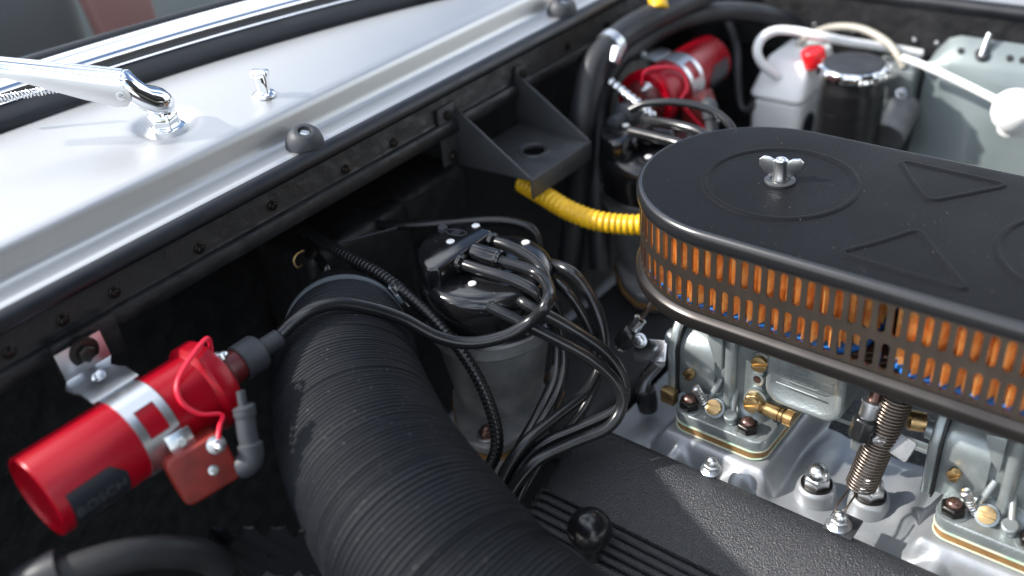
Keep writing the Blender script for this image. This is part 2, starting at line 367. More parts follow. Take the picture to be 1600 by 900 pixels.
p = atX(1537, 68, 45.2); G().lathe([(.75, -.1), (.75, .25), (.6, .3), (.45, .3)], frame((45.4, p.y, -4.5), (-.6, 0, .8)), 20).build('grommet', M['rubber'], ip)
G().tube([V(45.3, p.y, -4.6), V(45.9, p.y - .1, -3.2), V(46.3, p.y - .2, -2.4)], .38, 12).build('prop_stud', M['zinc'], ip)
G().prism([(3.4, -7), (13, -8), (13, -40), (2, -40)], 45.8, 46.6, Matrix(((0, 0, 1, 0), (1, 0, 0, 0), (0, 1, 0, 0), (0, 0, 0, 1)))).build('inner_wing_rear', M['fender'], car)

# seat behind the glass
st = G().box((-24, 86, -3), (30, 9, 34)).build('seat', M['dash'], car, bevel=3, seg=4)
G().box((-24, 75, -14), (30, 24, 10)).build('seat_cushion', M['dash'], st, bevel=2.5, seg=4)
G().loft([[V(-8.5, 76, -14), V(-3.5, 76, -14), V(-3.5, 79, -14), V(-8.5, 79, -14)], [V(-10.5, 78, 9), V(-2.5, 78, 9), V(-2.5, 81, 9), V(-10.5, 81, 9)]]).build('russet_wedge', M['russet'], car, bevel=.8, seg=3)  # red-brown piece behind the glass, widening upwards
# bonnet hinged at the nose, open and unseen behind the viewer, added for dark reflections
BA = math.radians(66); BM = frame((0, -98, -4), (0, math.sin(BA), -math.cos(BA)), (1, 0, 0))
G().prism(rrect(-62, 62, 0, 125, 8), -1.2, 0, BM if (BM.to_3x3() @ V(0, 1, 0)).z > 0 else BM @ Matrix.Scale(-1, 4, V(0, 1, 0))).build('bonnet', M['bay'], car)

# ================================================================== on the cowl
wp = thing('wiper_arm', 'chrome windscreen wiper arm with pivot screw, its hex spindle nut on the cowl', 'wiper', PIV)
G().lathe([(1.55, -.6), (1.55, .15), (1.3, .3), (1.0, .3)], frame(PIV + V(0, 0, -.45)), 40).build('escutcheon', M['chrome'], wp)
hexg(1.22, 1.15, frame(PIV + V(0, 0, -.15)), .3).build('spindle_nut', M['chrome'], wp, bevel=.06)
# arm: head over the spindle, then a long tapering channel section towards the left
A1 = at(190, 126, 77.2); A2 = at(0, 101, 75.0); A3 = at(-170, 82, 74)
def section(c, t, w, h, side, n=13, fl_=.97):
    """inverted channel: flat cheeks, crowned top; c is the middle at the level of the cheeks' upper edge"""
    t = Vector((t.x, t.y, t.z)).normalized(); sd_ = t.cross(V(0, 0, 1)).normalized(); up = sd_.cross(t).normalized(); out = []
    out.append(c + sd_ * w * fl_ - up * side); out.append(c + sd_ * w)
    for k in range(n):
        a = math.pi * k / (n - 1); out.append(c + sd_ * (w * .93 * math.cos(a)) + up * (.08 + h * max(0, math.sin(a)) ** .8))
    out += [c - sd_ * w, c - sd_ * w * fl_ - up * side]
    return out
T2 = A2 - A1
TP = V(PIV.x, PIV.y, 0) - V(A1.x, A1.y, 0); TP.normalize(); LP = V(PIV.x - A1.x, PIV.y - A1.y, 0).length
def hd(q, dz): return V(A1.x, A1.y, A1.z + dz) + TP * (LP * q)
ztop = PIV.z + 2.25
zz = ztop - A1.z
HD = -T2.normalized(); TB = lambda q: (HD * (1 - q) + TP * q)
def oval(c, t, w, h, n=24):
    t = t.normalized(); sd_ = t.cross(V(0, 0, 1)).normalized(); up = sd_.cross(t).normalized(); out = []
    for k in range(n):
        a = 2 * math.pi * k / n; ca, sa = math.cos(a), math.sin(a)
        out.append(c + sd_ * w * math.copysign(abs(ca) ** .75, ca) + up * h * math.copysign(abs(sa) ** .75, sa))
    return out
dn_ = V(0, 0, -.35)
G().loft([oval(A1 + HD * -.1 + dn_, HD, 1.1, 1.12), oval(A1 + HD * .4 + dn_, TB(.2), 1.2, 1.2), oval(hd(.45, zz * .5) + dn_, TB(.6), 1.3, 1.25), oval(hd(.8, zz * .9) + dn_, TP, 1.36, 1.2), oval(hd(1.1, zz) + dn_, TP, 1.3, 1.1), oval(hd(1.32, zz - .12) + dn_, TP, 1.08, .88), oval(hd(1.46, zz - .2) + dn_, TP, .7, .55), oval(hd(1.52, zz - .22) + dn_, TP, .25, .2)]).build('arm_head', M['chrome'], wp, angle=60)
G().lathe([(1.05, 0), (1.02, .5), (.95, .9), (.8, 1.0)], frame(PIV + V(0, 0, .85)), 28).build('spindle_boss', M['chrome'], wp)
arm = G().loft([section(A1 - T2 * .0, T2, 1.16, .78, 1.7), section(A1.lerp(A2, .2), T2, 1.14, .76, 1.6), section(A1.lerp(A2, .55), T2, 1.02, .66, 1.2), section(A2, T2, .8, .5, .55), section(A3, A3 - A2, .55, .35, .3)]).build('arm', M['chrome'], wp, angle=48)
sdv = T2.normalized().cross(V(0, 0, 1)).normalized()
nf = sdv if (CAM - A1).dot(sdv) > 0 else -sdv
# satin cheek riveted on the near side
tt2 = T2.normalized(); upv = sdv.cross(tt2); upv = upv if upv.z > 0 else -upv
ckp = [A1 - tt2 * .75 - upv * .35, A1 - tt2 * .95 - upv * .95, A1 - tt2 * .6 - upv * 1.6, A1 + tt2 * .1 - upv * 1.72, A1 + T2 * .3 - upv * 1.45, A1 + T2 * .7 - upv * .85, A1 + T2 * 1.02 - upv * .45, A1 + T2 * 1.02 - upv * .02, A1 + T2 * .5 - upv * .02, A1 - tt2 * .3 - upv * .02]
G().loft([[p + nf * 1.12 for p in ckp], [p + nf * 1.24 for p in ckp]]).build('cheek', M['satin'], arm, bevel=.03)
slot_screw('pivot_screw', M['nickel'], wp, A1 - tt2 * .15 - upv * .75 + nf * 1.24, nf, .36, .12)
hp = resample([at(-20, 158, 79), at(90, 138, 79.3)], .05); g = G()
g.tube([hp[i] + V(0, .3 * math.cos(i * 1.1), .3 * math.sin(i * 1.1)) for i in range(len(hp))], .07, 6); g.build('arm_spring', M['nickel'], wp)

wn = thing('washer_nozzle', 'small chrome washer jet standing on the silver cowl', 'washer jet', (-17.9, 38.9, 6.9))
bz = V(-18.0, 38.9, 6.95)
G().lathe([(1.0, -.1), (1.0, .12), (.85, .28), (.5, .34)], frame(bz), 32).build('nozzle_base', M['chrome'], wn)
G().box((.12, 0, 1.05), (.95, 1.0, 1.7), frame(bz, (0, 0, 1), (.62, -.78, 0))).build('nozzle_stem', M['chrome'], wn, bevel=.25, seg=4)
G().box((-.12, 0, 1.85), (1.5, 1.06, .62), frame(bz, (.1, 0, 1), (.62, -.78, 0))).build('nozzle_head', M['chrome'], wn, bevel=.25, seg=4)

def bumper(lbl, p):
    b = thing('bonnet_bumper', lbl, 'rubber bumper', p, 'rubber bumpers on the cowl gutter')
    G().lathe([(1.6, -.8), (1.62, .1), (1.52, .6), (1.3, 1.1), (1.0, 1.4), (.8, 1.48), (.58, 1.45), (.5, 1.1), (.3, 1.05)], frame(p, (-.05, -.32, 1)), 36).build('bumper_body', M['boot'], b)
    slot_screw('bumper_screw', M['zinc'], b, V(*p) + V(-.05, -.32, 1).normalized() * 1.08, (-.05, -.32, 1), .4, .18)
p1 = atZ(492, 214, 5.0); p2 = atZ(922, 12, 5.0)
bumper('grey rubber bonnet bumper with a recessed screw, on the gutter beside the washer jet', (p1.x, 33.4, 4.0))
bumper('blurred rubber bonnet bumper at the far top end of the cowl gutter', (p2.x, 33.4, 4.0))

# ================================================================== strut bracket on the firewall
br = thing('mounting_bracket', 'black folded steel bracket with a round hole, bolted to the firewall rail', 'bracket', (3.6, 30, -5))
bx0, bx1, byf, byb, bz0, bzt = -1.5, 8.0, 24.0, 32.9, -5.0, .9
def sideg(x):
    return G().prism([(byf, bz0), (byf, bz0 + .25), (byb, bzt), (byb, bz0 - .4)], x - .12, x + .12, Matrix(((0, 0, 1, 0), (1, 0, 0, 0), (0, 1, 0, 0), (0, 0, 0, 1))))
def plate_with_hole(x0, x1, y0, y1, hx, hy, r, z0, z1):
    g = G(); n = 32; per = []
    for k in range(n):
        a = 2 * math.pi * k / n; c, s_ = math.cos(a), math.sin(a)
        tt = min((x1 - hx) / c if c > 1e-6 else 1e9, (x0 - hx) / c if c < -1e-6 else 1e9, (y1 - hy) / s_ if s_ > 1e-6 else 1e9, (y0 - hy) / s_ if s_ < -1e-6 else 1e9)
        per.append((hx + c * tt, hy + s_ * tt))
    for cx, cy in ((x0, y0), (x0, y1), (x1, y0), (x1, y1)):      # snap the nearest sample to each corner
        j = min(range(n), key=lambda q: (per[q][0] - cx) ** 2 + (per[q][1] - cy) ** 2); per[j] = (cx, cy)
    ho = [(hx + r * math.cos(2 * math.pi * k / n), hy + r * math.sin(2 * math.pi * k / n)) for k in range(n)]
    L = [[V(x, y, z1) for x, y in per], [V(x, y, z1) for x, y in ho], [V(x, y, z0) for x, y in ho], [V(x, y, z0) for x, y in per]]
    L.append(L[0]); return g.loft(L, False, False)
plate_with_hole(bx0 + .12, bx1 - .12, byf, byb, 3.7, 27.6, 1.15, bz0 - .12, bz0 + .12).build('shelf', M['sheet'], br, angle=30)
G().tube([V(3.7 + 1.45 * math.cos(a), 27.6 + 1.45 * math.sin(a), bz0 + .1) for a in [2 * math.pi * k / 32 for k in range(32)]], .14, 8, True).build('hole_rim', M['sheet'], br)
sideg(bx0).build('side_plate', M['sheet'], br, bevel=.04); sideg(bx1).build('side_plate', M['sheet'], br, bevel=.04)
G().box(((bx0 + bx1) / 2, byf - .1, bz0 - .87), (bx1 - bx0 + .26, .22, 2.0)).build('front_lip', M['sheet'], br, bevel=.05)
for x, w in ((bx0 - 1.2, 2.4), (bx1 + .9, 1.8)):
    pl = G().box((x, byb - .15, -1.7), (w, .3, 6.0)).build('mounting_plate', M['sheet'], br, bevel=.1)
    for z in (.4, -3.9): bolt_part('plate_bolt', M['blacknut'], pl, V(x, byb - .3, z), (0, -1, 0), .42, .35, random.random())

# ================================================================== ignition coils
def coil(lbl, c, flip):
    """c: middle of the can's closed end; the can runs along X, the tower end away from c"""
    s_ = -1 if flip else 1
    t = thing('ignition_coil', lbl, 'ignition coil', V(*c) + V(0, 0, -3), 'red ignition coils on the firewall')
    F = frame(c, (s_, 0, 0), (0, 0, 1))      # local z along the can, x up
    R = 2.95; Lc = 13.8
    G().lathe([(R - 1.1, .25), (R - .35, .25), (R - .3, 0), (R - .08, .02), (R, .12), (R, Lc - 1.6), (R + .1, Lc - 1.5), (R + .42, Lc - 1.25), (R + .45, Lc - .2), (R + .3, Lc), (R - .5, Lc), (R - .6, Lc - .2)], F, 72).build('can', M['red'], t, angle=40)
    tw = G().lathe([(R - .45, Lc - .3), (R - .5, Lc + .25), (R - .9, Lc + .7), (1.35, Lc + .95), (1.25, Lc + 1.4), (1.15, Lc + 3.0), (.9, Lc + 3.1)], F, 40).build('tower', M['brownred'], t, angle=40)
    G().lathe([(1.32, Lc + 2.2), (1.42, Lc + 2.3), (1.42, Lc + 3.9), (1.3, Lc + 4.1), (.75, Lc + 4.3), (.72, Lc + 6.0), (.6, Lc + 6.05)], F, 32).build('tower_boot', M['boot'], t, angle=40)
    for dx, dy in ((1.9, .6), (-1.7, -1.0)):
        bolt_part('terminal', M['nickel'], t, F @ V(dx, dy * s_, Lc + .25), (s_, 0, 0), .5, .55, .2, True, .5)
    # clamp band with a rectangular window
    zb0, zb1 = 6.3, 9.0; rb = R + .12; g = G(); na = 64
    av0, av1 = math.radians(200), math.radians(243) # window, seen from the front
    toward = -1                              # the front of the car is -Y
    def pt(a, z, r): return F @ V(r * math.cos(a), r * math.sin(a) * (1 if not flip else -1), z)
    angs = sorted([2 * math.pi * k / na for k in range(na)])
    W0, W1 = math.radians(30), math.radians(70); zs = [zb0, zb0 + .62, zb1 - .62, zb1]
    angs = sorted(angs + [W0, W1]); m_ = len(angs)
    # local y of F: z x x = (s,0,0)x(0,0,1) = (0,-s,0)
    g.v = [pt(a, z, rb) for a in angs for z in zs]
    for i in range(m_):
        j = (i + 1) % m_; am = (angs[i] + (angs[j] if j else 2 * math.pi)) / 2
        for k in range(3):
            if k == 1 and W0 < am < W1: continue
            g.f.append((i * 4 + k, j * 4 + k, j * 4 + k + 1, i * 4 + k + 1))
    G().lathe([(R - .4, .28), (R - .4, .34), (.2, .4)], F, 40).build('end_plate', M['brownred'], t)
    bd = g.build('clamp_band', M['zinc'], t, solid=.1, angle=40)
    zc = (zb0 + zb1) / 2
    # foot of the band, up to the rail
    def fp(u, v, w): return V(c[0] + s_ * (zc + u), c[1] + v, c[2] + w)
    g = G()
    pr = [(1.4, 2.75), (2.8, 2.9), (4.0, 2.45), (5.1, 2.2), (5.8, 2.4), (6.2, 4.5)]
    for u in (-1.75, 1.75): g.v += [fp(u + .5 * (k > 3), v, w) for k, (v, w) in enumerate(pr)]
    n_ = len(pr); g.f = [(k, k + 1, n_ + k + 1, n_ + k) for k in range(n_ - 1)]
    g.build('bracket_foot', M['zinc'], bd, solid=.14, angle=50)
    nb = bolt_part('bracket_bolt', M['blacknut'], bd, fp(.7, 6.0, 3.6), (0, -1, .12), .62, .6, .4, False)
    G().lathe([(1.15, -.02), (1.15, .14), (1.0, .2), (.6, .2)], frame(fp(.7, 6.05, 3.6), (0, -1, .12)), 28).build('bolt_washer', M['blacknut'], bd)
    bolt_part('clamp_screw', M['zinc'], bd, fp(.3, 4.1, 2.45), (0, -.6, .8), .4, .7, .2, True)
    # tab and ballast resistor block on the front of the can
    FB = frame(fp(1.1, -R - 1.3, -2.0), (-.30 * s_, -1.0, .36), (s_, 0, 0))
    g = G().prism(rrect(-2.0, 2.1, -1.85, 1.75, .6), -1.8, 1.05, FB); rb_ = g.build('resistor_block', M['redblock'], t, bevel=.22, seg=3)
    bolt_part('block_nut', M['nickel'], rb_, FB @ V(1.45, 1.1, 1.0), FB.to_3x3() @ V(0, 0, 1), .5, .45, .2, True, .55)
    slot_screw('block_screw', M['nickel'], rb_, FB @ V(.55, -.35, .98), FB.to_3x3() @ V(0, 0, 1), .36, .14)
    g = G().box((-.3, 2.1, .1), (1.7, 1.7, .16), FB).box((-.3, 1.5, -.3), (2.2, .16, 1.0), FB); g.build('spade_tab', M['nickel'], rb_, bevel=.05)
    hexg(.34, .3, FB @ Matrix.Translation(V(-.3, 2.2, .16))).build('tab_rivet', M['zinc'], rb_)
    # angled rubber boot on the block's free end
    q = [FB @ V(1.9, -.9, .9), FB @ V(2.4, -1.0, 1.5), FB @ V(3.0, -.6, 1.75), FB @ V(3.5, 1.0, 1.6), FB @ V(4.0, 2.3, 1.4), FB @ V(4.1, 2.75, 1.35), FB @ V(4.4, 3.6, 1.2)]
    def rr(u): return .2 if u < .1 else (.85 if u < .42 else (.66 if u < .72 else (.75 if u < .84 else .3)))
    G().tube(resample(spline(q, 8), .12), rr, 20).build('wire_boot', M['boot'], rb_, angle=45)
    # red jumper wire from the tower nut over the can to the block
    def sp(a, z, r): return pt(math.radians(a), z, r)
    w = [F @ V(2.3, -.1 * s_ * 0, Lc + .5), sp(5, Lc + .3, R + .75), sp(16, Lc - 1.6, R + .75), sp(30, Lc - 3.4, R + .45), sp(50, Lc - 4.0, R + .3), sp(75, Lc - 3.4, R + .3), sp(92, Lc - 2.0, R + .45), FB @ V(2.2, 1.9, .6), FB @ V(1.6, 1.3, 1.25)]
    G().tube(spline(w, 8), .17, 10).build('jumper_wire', M['redwire'], t)
    # decal wrapped round the can with its lettering
    def wrap(poly, r, th=.015):
        return [pt(a / r, z, r + th) for a, z in poly]
    g = G(); a_0, a_1 = 68, 155
    cols = 14
    for lay in (0, 1):
        for i in range(cols + 1):
            a = math.radians(a_0 + (a_1 - a_0) * i / cols); f_ = i / cols
            e = max(0, 1 - f_ / .22) * .85
            g.v += [pt(a, .75 + e * 0 + (.0), R + .012 + .02 * lay), pt(a, 4.7 - e, R + .012 + .02 * lay)]
    for i in range(cols):
        g.f += [(2 * i, 2 * i + 1, 2 * i + 3, 2 * i + 2)]
        b = 2 * (cols + 1); g.f += [(b + 2 * i, b + 2 * i + 2, b + 2 * i + 3, b + 2 * i + 1)]
    dc = g.build('decal', M['decal'], t, fix=False)
    for txt, size, ang in (('BOSCH', 1.1, 101), ('12V', .6, 122)):
        tm = text_mesh(txt, size, None, .005)
        g = G(); g.f = tm.f; g.v = []
        for p in tm.v: g.v.append(pt(math.radians(ang) - p.y / R, 2.7 + p.x * (1 if not flip else -1), R + .05 + p.z))
        g.build('lettering', M['print'], dc)
    return t
coil('red ignition coil in the dark left corner, with resistor block and black decal', (-51.3, 25, -4.8), False)
coil('blurred red ignition coil at the back, behind the far distributor', (32.6, 24.3, -5.0), True)

# ================================================================== distributors
def distributor(lbl, c):
    t = thing('distributor', lbl, 'distributor', (c[0], c[1], -25), 'distributors at the back of the engine')
    F = frame(V(*c)); R = 5.85              # c: middle of the cap's top face
    cap = G().lathe([(.2, 0), (R - 1.3, 0), (R - .75, -.08), (R - .3, -.35), (R - .06, -.8), (R, -1.3), (R + .02, -1.8), (R - .12, -2.6), (R - .3, -4.2), (R - .28, -4.6)], F, 72).build('cap', M['bakelite'], t, angle=40)
    # raised tower block over the rear half
    poly = [(-4.6, .9), (2.2, .9), (2.55, 1.25), (2.6, 3.2), (1.9, 4.6), (.4, 5.35), (-1.6, 5.35), (-3.4, 4.5), (-4.7, 3.1), (-5.25, 1.6)]
    G().prism(poly, -.9, 1.75, F).build('tower_block', M['bakelite'], cap, bevel=.4, seg=3)
    # three lead sockets in the block's front face, two in the skirt
    for x, z, r in ((-2.2, .95, .62), (2.0, .95, .6)):
        G().lathe([(r + .22, 0), (r + .22, .35), (r + .05, .5), (r - .1, .5)], frame(F @ V(x, .95, z), (.1, -1, -.12)), 24).build('lead_socket', M['bakelite'], cap)
    G().lathe([(.85, 0), (.88, 2.6), (.8, 2.75), (.55, 2.75)], frame(F @ V(-.35, .8, 1.05), (.12, -1, -.05)), 28).build('centre_socket', M['bakelite'], cap)
    G().lathe([(.9, -.1), (.9, .1), (.92, .12)], frame(F @ V(-.08, -1.6, .95), (.12, -1, -.05)), 28).build('socket_rim', M['bakelite'], cap)
    for p in ((-.9, 2.9, 1.72), (2.3, 2.75, 1.7), (-3.0, -1.1, -.02), (-1.1, -2.8, -.02), (4.5, -.9, -.02)):
        rv = G().lathe([(.36, -.05), (.36, .1), (.28, .16), (.1, .17)], F @ Matrix.Translation(V(*p)), 20).build('rivet', M['rivet'], cap)
        G().box((0, 0, .172), (.3, .05, .02), F @ Matrix.Translation(V(*p)) @ Matrix.Rotation(p[0], 4, 'Z')).build('slot', M['zinc'], rv, base=rv['_b']) if False else None
    G().lathe([(.42, 0), (.42, .4), (.34, .5), (.2, .5)], F @ Matrix.Translation(V(.2, 4.75, 1.7)), 24).build('cap_screw', M['boot'], cap)
    # oval maker's badge in low relief
    E_ = F @ Matrix.Translation(V(.55, 3.5, 1.76)) @ Matrix.Rotation(math.radians(-78), 4, 'Z') @ Matrix.Scale(.85, 4)
    bd = G().tube([E_ @ V(1.15 * math.cos(a), .55 * math.sin(a), 0) for a in [2 * math.pi * k / 36 for k in range(36)]], .045, 6, True).build('badge', M['boot'], cap)
    for k in range(-3, 4):
        w_ = .5 * math.sqrt(1 - (k * .15 / .55) ** 2)
        G().box((0, k * .14, 0), (2.0 * w_, .05, .05), E_).build('badge_line', M['boot'], bd)
    # metal clamp ring, cast body, flange
    G().lathe([(R - .4, -4.6), (R - .1, -4.65), (R - .08, -4.95), (R - .5, -5.0)], F, 64).build('gasket_ring', M['zinc'], t, angle=40)
    G().lathe([(R - .6, -4.95), (R - .3, -5.0), (R - .25, -6.2), (R - .5, -6.5), (R - .75, -6.7), (R - 1.1, -9), (R - 1.6, -12), (R - 2.0, -14.5), (R - 2.0, -17)], F, 64).build('body', M['castdark'], t, angle=30)
    fp = [(-6.6, -3.6), (-5.6, -4.9), (-3.6, -5.2), (0, -5.4), (4.3, -4.0), (4.8, 0), (3.4, 3.5), (-2, 4.2), (-5.6, .6), (-6.9, -1.8)]
    fl_ = G().prism(fp, -15.2, -14.0, F).build('flange', M['castdark'], t, bevel=.3, seg=3)
    G().prism([(x * 1.03, y * 1.03) for x, y in fp], -15.5, -15.2, F).build('flange_gasket', M['phenolic'], fl_)
    G().prism([(x * .98, y * .98) for x, y in fp], -18.5, -15.5, F).build('foot', M['castdark'], t, bevel=.2)
    bolt_part('flange_bolt', M['stud'], fl_, F @ V(-5.4, -2.9, -14.0), (0, 0, 1), .72, .8, .2, True, .3)
    bolt_part('flange_bolt', M['stud'], fl_, F @ V(3.6, -3.2, -14.0), (0, 0, 1), .72, .8, .2, True, .3)
    for a in (200, 245, 300):
        a = math.radians(a); G().lathe([(.3, -.4), (.26, .1), (.1, .14)], frame(F @ V((R - .6) * math.cos(a), (R - .6) * math.sin(a), -3.4), (math.cos(a), math.sin(a), 0)), 14).build('cap_pin', M['bakelite'], cap)
    return t
DC = (-13.0, 20.3, -6.7)
distributor('black distributor with white rivets and leads, beside the corrugated duct', DC)
distributor('out of focus distributor half hidden behind the air cleaner', (14.4, 20.3, -7.0))

def lead(lbl, pts, r=.5, m=None, grp='ignition leads of the near distributor', name='spark_plug_lead'):
    P = resample(spline(pts, 8), .35)
    o = G().tube(P, r, 14).build(name, m or M['wire'], None, base=P[0])
    return tag(o, lbl, 'cable', grp)
def D(x, y, z): return V(DC[0] + x, DC[1] + y, DC[2] + z)
lead('ignition lead from the front socket of the cap block, dropping down the distributor body',
     [D(-2.2, 1.0, .95), D(-2.05, -1.5, .9), D(-1.5, -4.3, .6), atZ(846, 466, -7.4), at(866, 520, 83.5), at(868, 580, 84), at(845, 640, 84), at(806, 710, 83), at(775, 765, 82)])
lead('coil lead looping from the cap across the duct to the red coil',
     [D(-.2, -1.7, .95), atZ(834, 425, -6.45), atZ(856, 446, -6.3), atZ(855, 474, -6.2), at(829, 502, 79.0), at(787, 526, 79.2), at(732, 536, 79), at(682, 526, 78.6), at(631, 499, 78), at(581, 482, 77), at(530, 474, 76), at(490, 483, 75.2), at(462, 500, 74.8), at(440, 521, 74.6)], .52, None, 'ignition leads of the near distributor', 'coil_lead')
lead('ignition lead from the rear socket of the cap block, curving behind the looped lead',
     [D(2.0, 1.0, .95), D(2.15, -1.2, .88), atZ(842, 416, -6.9), atZ(862, 462, -8.2), at(876, 520, 83.6), at(880, 575, 84), at(862, 632, 84), at(820, 700, 83), at(782, 765, 82)])
lead('lower left ignition lead leaving the cap skirt and crossing to the valve cover',
     [D(-2.6, -4.6, -2.0), at(768, 480, 80.2), at(850, 521, 80), at(922, 560, 80.2), at(962, 597, 80.8), at(972, 632, 81.4), at(950, 668, 81.4), at(890, 694, 81), at(836, 722, 80.6), at(800, 765, 80.6), at(788, 800, 80.6)])
lead('lower right ignition lead leaving the cap skirt, outermost of the bend',
     [D(-.4, -5.3, -2.0), at(818, 473, 80.6), at(880, 506, 80.6), at(940, 545, 81), at(968, 580, 81.6), at(976, 615, 82.2), at(962, 640, 82.4), at(905, 668, 82.2), at(855, 690, 82), at(820, 720, 82), at(790, 770, 81.6)])
lead('outer ignition lead arching from behind the cap down to the cover',
     [D(5.2, .5, -2.6), at(880, 418, 84.4), at(915, 450, 84), at(938, 500, 83.8), at(942, 555, 83.8), at(920, 608, 83.2), at(870, 650, 82), at(822, 690, 81.2), at(790, 735, 81), at(772, 780, 81)])
lead('inner ignition lead arching from behind the cap, just inside the outer one',
     [D(4.6, -1.4, -2.6), at(876, 446, 84.2), at(905, 482, 84), at(926, 530, 84.2), at(932, 590, 84.2), at(905, 650, 84), at(850, 712, 83), at(820, 760, 82), at(803, 795, 81.6)], .46)
# leads of the far distributor
lead('thin grey lead arching over the far distributor to the air cleaner',
     [at(985, 172, 101), at(1010, 162, 100), at(1060, 160, 98.5), at(1110, 172, 97.5), at(1140, 195, 96.5), at(1155, 225, 96.5)], .4, None, 'leads of the far distributor')
lead('straight lead from the far cap, upper of the pair by the air cleaner',
     [at(1005, 186, 101), at(1050, 194, 98), at(1090, 205, 96), at(1120, 225, 95)], .5, None, 'leads of the far distributor')
lead('straight lead from the far cap, lower of the pair by the air cleaner',
     [at(985, 205, 99), at(1030, 216, 96.5), at(1070, 228, 94.5), at(1100, 250, 94)], .5, None, 'leads of the far distributor')

# ================================================================== corrugated intake duct and what stands round it
hb = thing('heater_box', 'black heater box against the firewall behind the corrugated duct', 'heater box', at(545, 420, 96))
hbp = at(548, 395, 97)
G().box(hbp + V(0, 2, -4), (13, 9, 15)).build('box_body', M['bay'], hb, bevel=1.2, seg=4)
G().box(at(640, 330, 103) + V(0, 2, 0), (14, 9, 7)).build('box_top', M['bay'], hb, bevel=1.8, seg=4)
hk = [(541, 508, 86.5, 4.75), (541, 524, 84.6, 5.0), (542, 550, 81.5, 5.5), (545, 610, 78, 5.95), (562, 672, 74.5, 6.2), (594, 746, 70.5, 6.3), (660, 845, 66, 6.5), (752, 950, 62.5, 6.2), (870, 1045, 60, 6.2)]
hdir = [at(*k[:3]) for k in hk]
hpts = resample(spline(hdir, 16), .06)
Lh = sum((b - a).length for a, b in zip(hpts, hpts[1:])); nr = int(Lh / .36)
hs = [0]
for a, b in zip(hdir, hdir[1:]): hs.append(hs[-1] + (b - a).length)
wob = [random.uniform(-.025, .025) for _ in range(nr + 3)]
def hr(t):
    u = min(nr + .999, max(0, t * nr + .2 * math.sin(t * 31) + .1 * math.sin(t * 77 + 1))); k = int(u); s_ = 0.5 - 0.5 * math.cos(2 * math.pi * (u - k))
    q = t * hs[-1]; j = 0
    while j < len(hs) - 2 and hs[j + 1] < q: j += 1
    f = (q - hs[j]) / (hs[j + 1] - hs[j]); R_ = hk[j][3] + (hk[j + 1][3] - hk[j][3]) * min(1, max(0, f))
    return R_ - .13 + wob[k] + .24 * s_ ** 0.7
dt = thing('air_duct', 'large black corrugated air duct curving towards the viewer', 'duct', hpts[0])
G().tube(hpts, hr, 72).build('corrugated_hose', M['duct'], dt, angle=80)
G().tube([hpts[0] + (hpts[0] - hpts[6]).normalized() * q for q in (3.2, 2, 1, -1.5)], 4.2, 48).build('spigot', M['bay'], dt)
ck = 24; cdir = (hpts[ck + 6] - hpts[ck - 6]).normalized(); cF = frame(hpts[ck], cdir, V(0, 0, 1))
cb = G().lathe([(5.0, -.34), (5.2, -.32), (5.2, .32), (5.0, .34)], cF, 72).build('hose_clamp', M['band'], dt)
# clamp housing: on the side facing up-right
best = max([2 * math.pi * k / 90 for k in range(90)], key=lambda a: (cF.to_3x3() @ V(math.cos(a), math.sin(a), 0)).dot((RW @ V(.80, -.25, -.55)).normalized()))
dn = cF.to_3x3() @ V(math.cos(best), math.sin(best), 0); tg = cF.to_3x3() @ V(-math.sin(best), math.cos(best), 0)
cf2 = frame(hpts[ck] + dn * 5.4, dn, tg)
G().box((0, 0, .12), (1.0, 1.15, .5), cf2).build('clamp_housing', M['band'], cb, bevel=.14, seg=3)
G().lathe([(.32, -1.1), (.32, .7), (.45, .72), (.45, 1.2), (.3, 1.25)], frame(cf2 @ V(0, 0, .3), tg, dn), 16).build('clamp_screw', M['zinc'], cb)
G().box((.9, 0, -.02), (1.0, .9, .1), cf2).build('band_end', M['zinc'], cb, bevel=.03)

def cable(lbl, pts, r, name, m, cat, grp=None, pitch=0, amp=0, seg=14, step=.35):
    P = spline(pts, 12)
    if pitch:
        P = resample(P, pitch / 6); L_ = sum((b - a).length for a, b in zip(P, P[1:])); n_ = int(L_ / pitch)
        f = lambda t: r + amp * (0.5 - 0.5 * math.cos(2 * math.pi * t * n_)) ** .6
    else:
        P = resample(P, step); f = r
    return tag(G().tube(P, f, seg).build(name, m, None, base=P[0], angle=80 if pitch else 35), lbl, cat, grp)
cable('ribbed black cable running diagonally in front of the distributor', [at(470, 358, 92), at(500, 375, 90), at(545, 402, 88), at(592, 428, 86), at(640, 464, 84), at(690, 512, 82.5), at(735, 570, 82), at(762, 625, 82), at(776, 675, 82.4), at(773, 712, 83), at(752, 745, 84), at(725, 765, 85)], .5, 'ribbed_cable', M['wire'], 'cable', None, .42, .07)
cable('smooth black hose running level behind the distributor cap', [at(480, 348, 99), at(540, 349, 97), at(620, 352, 95), at(700, 349, 94), at(770, 345, 94), at(812, 350, 94), at(836, 365, 94), at(842, 400, 94.5)], .5, 'vacuum_hose', M['wire'], 'hose')
cable('thin wire with a sleeve above the ribbed cable', [at(528, 379, 90), at(560, 372, 91), at(620, 356, 93)], .12, 'sleeved_wire', M['boot'], 'wire')
sc_ = thing('breather_elbow', 'small black pipe elbow with a wire clip on the firewall above the duct', 'pipe elbow', at(490, 400, 93))
G().tube(spline([at(484, 392, 92), at(496, 402, 91), at(508, 418, 90), at(514, 436, 90)], 6), .5, 14).build('elbow', M['bakelite'], sc_)
bolt_part('elbow_bolt', M['blacknut'], sc_, at(489, 398, 91), RW @ V(-.3, -.2, -1), .6, .6, .1)
